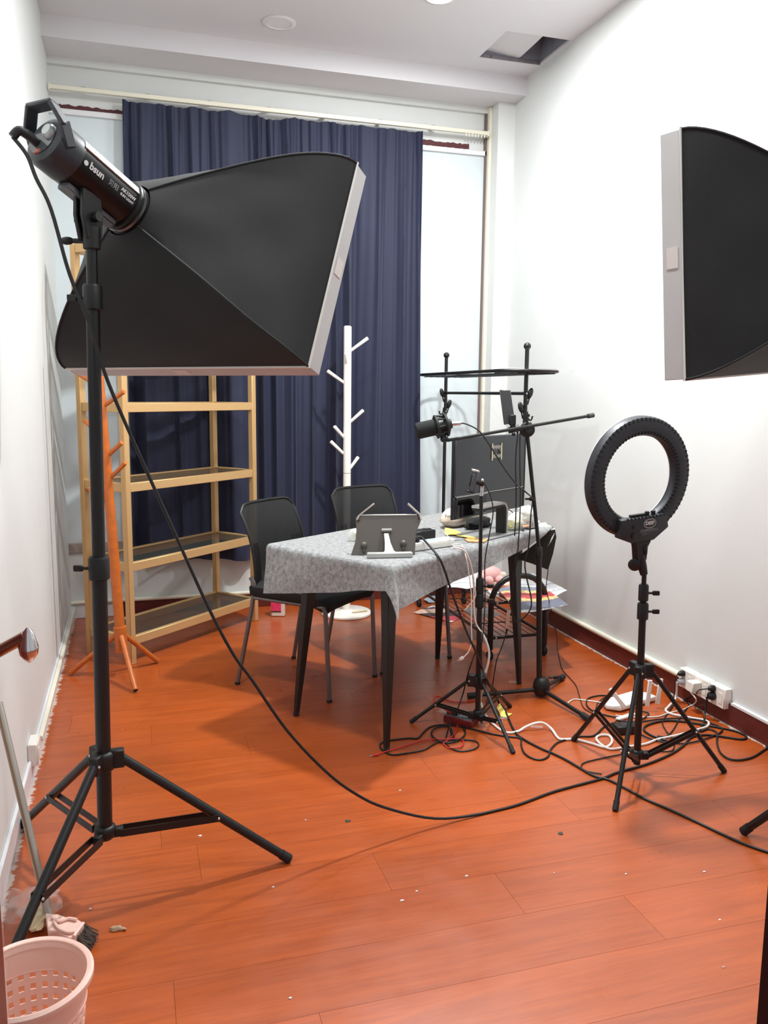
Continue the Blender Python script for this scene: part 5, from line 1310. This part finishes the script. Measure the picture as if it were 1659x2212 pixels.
p = fl(977, 1586, .007); e = V3((.05, .3, .1)).normalized(); JP = thing('audio_plug', 'black audio plug lying inside the coiled black lead', 'plug', fl(977, 1586)); q = MB(); q.tube([p-e*.02, p+e*.03], .0055, 10); put('sleeve', q, BLACKP, JP); q = MB(); q.tube([p+e*.03, p+e*.048], .0017, 8); put('pin', q, STEEL, JP)
# leads from the sockets into the tangle
cable('thin black lead from the furthest wall socket down to the floor', [V3((sx_[0][0]-.03, sx_[0][1], .135)), onX(1459, 1467, XR-.08), onX(1456, 1500, XR-.09)]+F([(1452, 1528), (1437, 1548), (1431, 1562), (1440, 1580), (1455, 1600), (1450, 1622), (1400, 1622), (1360, 1626), (1290, 1640), (1258, 1650), (1262, 1664), (1300, 1672)], .004), .0026, CABLEB)
cable('thin black lead from the nearest wall socket down to the floor', [V3((sx_[2][0]-.03, sx_[2][1], .138)), onX(1508, 1492, XR-.09)]+F([(1500, 1510), (1480, 1535), (1466, 1555), (1455, 1575), (1440, 1590), (1420, 1590)], .004), .0026, CABLEB)
cable('black lead from the big plug looping on the floor by the skirting', [V3((sx_[2][0]-.036, sx_[2][1], .1)), onX(1527, 1510, XR-.06), onX(1523, 1540, XR-.07)]+F([(1520, 1563), (1512, 1580), (1530, 1575), (1548, 1583), (1549, 1605), (1556, 1625), (1572, 1638), (1595, 1642), (1625, 1636), (1648, 1622), (1668, 1610)], .0045), .004, CABLEB)
cable('black lead lying in wide loops behind the ring light legs', F([(1330, 1556), (1380, 1559), (1430, 1553), (1480, 1552), (1530, 1560), (1560, 1575), (1540, 1590), (1480, 1606), (1420, 1600), (1380, 1583), (1372, 1565), (1400, 1545), (1395, 1538), (1375, 1536)], .006), .0034, CABLEB)
cable('black lead from the router running round to the microphone stand', F([(1330, 1506), (1300, 1502), (1272, 1508), (1267, 1522), (1280, 1535), (1310, 1545), (1345, 1552)], .004), .0034, CABLEB)
# leads on and over the table
cable('thin white lead with a loose plug hanging over the felt edge', [fl(975, 1177, zc+.02), fl(996, 1176, zc+.012)]+[dep(x, y, tb(-.2, -.38, .7)) for x, y in ((1006, 1200), (1013, 1240), (1018, 1285), (1018, 1345), (1019, 1385), (1012, 1408), (1001, 1420))], .0022, CABLEW)
p = dep(1001, 1420, tb(-.2, -.38, .7)); e = (dep(986, 1428, tb(-.2, -.38, .7))-p).normalized(); UPl = thing('charging_plug', 'small white plug dangling beside the phone tripod', 'plug', p); q = MB(); q.beam(p, p+e*.018, .012, .006); put('sleeve', q, WHITEP, UPl, bevel=.001); q = MB(); q.beam(p+e*.018, p+e*.028, .007, .003); put('tip', q, STEEL, UPl)
cable('short thin white lead hanging over the felt edge', [fl(978, 1180, zc+.02), fl(1000, 1183, zc+.01)]+[dep(x, y, tb(-.18, -.385, .7)) for x, y in ((1014, 1208), (1022, 1240), (1026, 1270), (1027, 1288), (1018, 1302), (1006, 1316))], .0022, CABLEW)
cable('white lead running over the felt beside the phone tripod pole', [fl(978, 1183, zc+.02), fl(1003, 1190, zc+.008)]+[dep(x, y, tb(-.18, -.37, .7)) for x, y in ((1018, 1225), (1023, 1265), (1024, 1310), (1028, 1345), (1039, 1364))], .003, CABLEW)
cable('thin white lead lying across the small black box', [fl(935, 1138, zc+.055), fl(950, 1141, zc+.055), fl(962, 1152, zc+.03), fl(975, 1167, zc+.036)], .002, CABLEW)
xa_ = dep(996, 914, mp0+FH*.01)
cable('black microphone lead curving from the microphone to the stand', [xa_, dep(1010, 917, mp0)]+[dep(x, y, mp0-FH*.02) for x, y in ((1036, 932), (1062, 968), (1088, 1010), (1115, 1045), (1138, 1065))]+[k_-FH*.012]+[dep(x, y, mb0-FH*.03) for x, y in ((1147, 1110), (1142, 1180), (1134, 1213), (1137, 1245), (1147, 1290), (1146, 1315), (1131, 1335), (1114, 1342), (1106, 1322), (1101, 1296))], .0032, CABLEB)
a, b = dep(1099, 1316, mb0-FH*.05), dep(1095, 1357, mb0-FH*.05); XC = thing('cable_connector', 'silver microphone connector hanging in front of the table leg', 'connector', a); q = MB(); q.tube([a, b], [.0075, .0085], 14); put('barrel', q, STEEL, XC); q = MB(); q.tube([b, b+(b-a).normalized()*.025], [.006, .003], 10); put('strain_relief', q, RUBBER, XC)
cable('black lead below the silver connector running to the floor', [b+(b-a).normalized()*.02]+[dep(x, y, mb0-FH*.06) for x, y in ((1085, 1395), (1072, 1430))]+F([(1062, 1490), (1050, 1520), (1040, 1560)], .004), .0026, CABLEB)
for dx, lb in ((0, 'black lead hanging from the boom clutch, closer to the monitor tag'), (9, 'black lead hanging from the boom clutch, closer to the stand tube')):
    cable(lb, [dep(x, y, mb0-FH*.045) for x, y in ((1120+dx*.4, 925), (1114+dx, 990), (1115+dx, 1060), (1114+dx, 1120), (1111+dx, 1170), (1111+dx*.7, 1205), (1108+dx*.3, 1240), (1104, 1290), (1102, 1310))], .0028, CABLEB)
cable('black lead hanging from the phone tripod head', [dep(x, y, tc0-FH*.015) for x, y in ((1046, 1044), (1056, 1062), (1063, 1085), (1065, 1110), (1058, 1150), (1049, 1200), (1047, 1235), (1048, 1290), (1045, 1350), (1040, 1400), (1041, 1440))], .0024, CABLEB)
MO_c = tb(.33, -.2, .87)
cable('black lead with a clip hanging from the monitor', [tb(.28, -.19, .87), dep(1100, 1102, MO_c), dep(1112, 1114, MO_c), dep(1122, 1130, MO_c)], .0025, CABLEB)
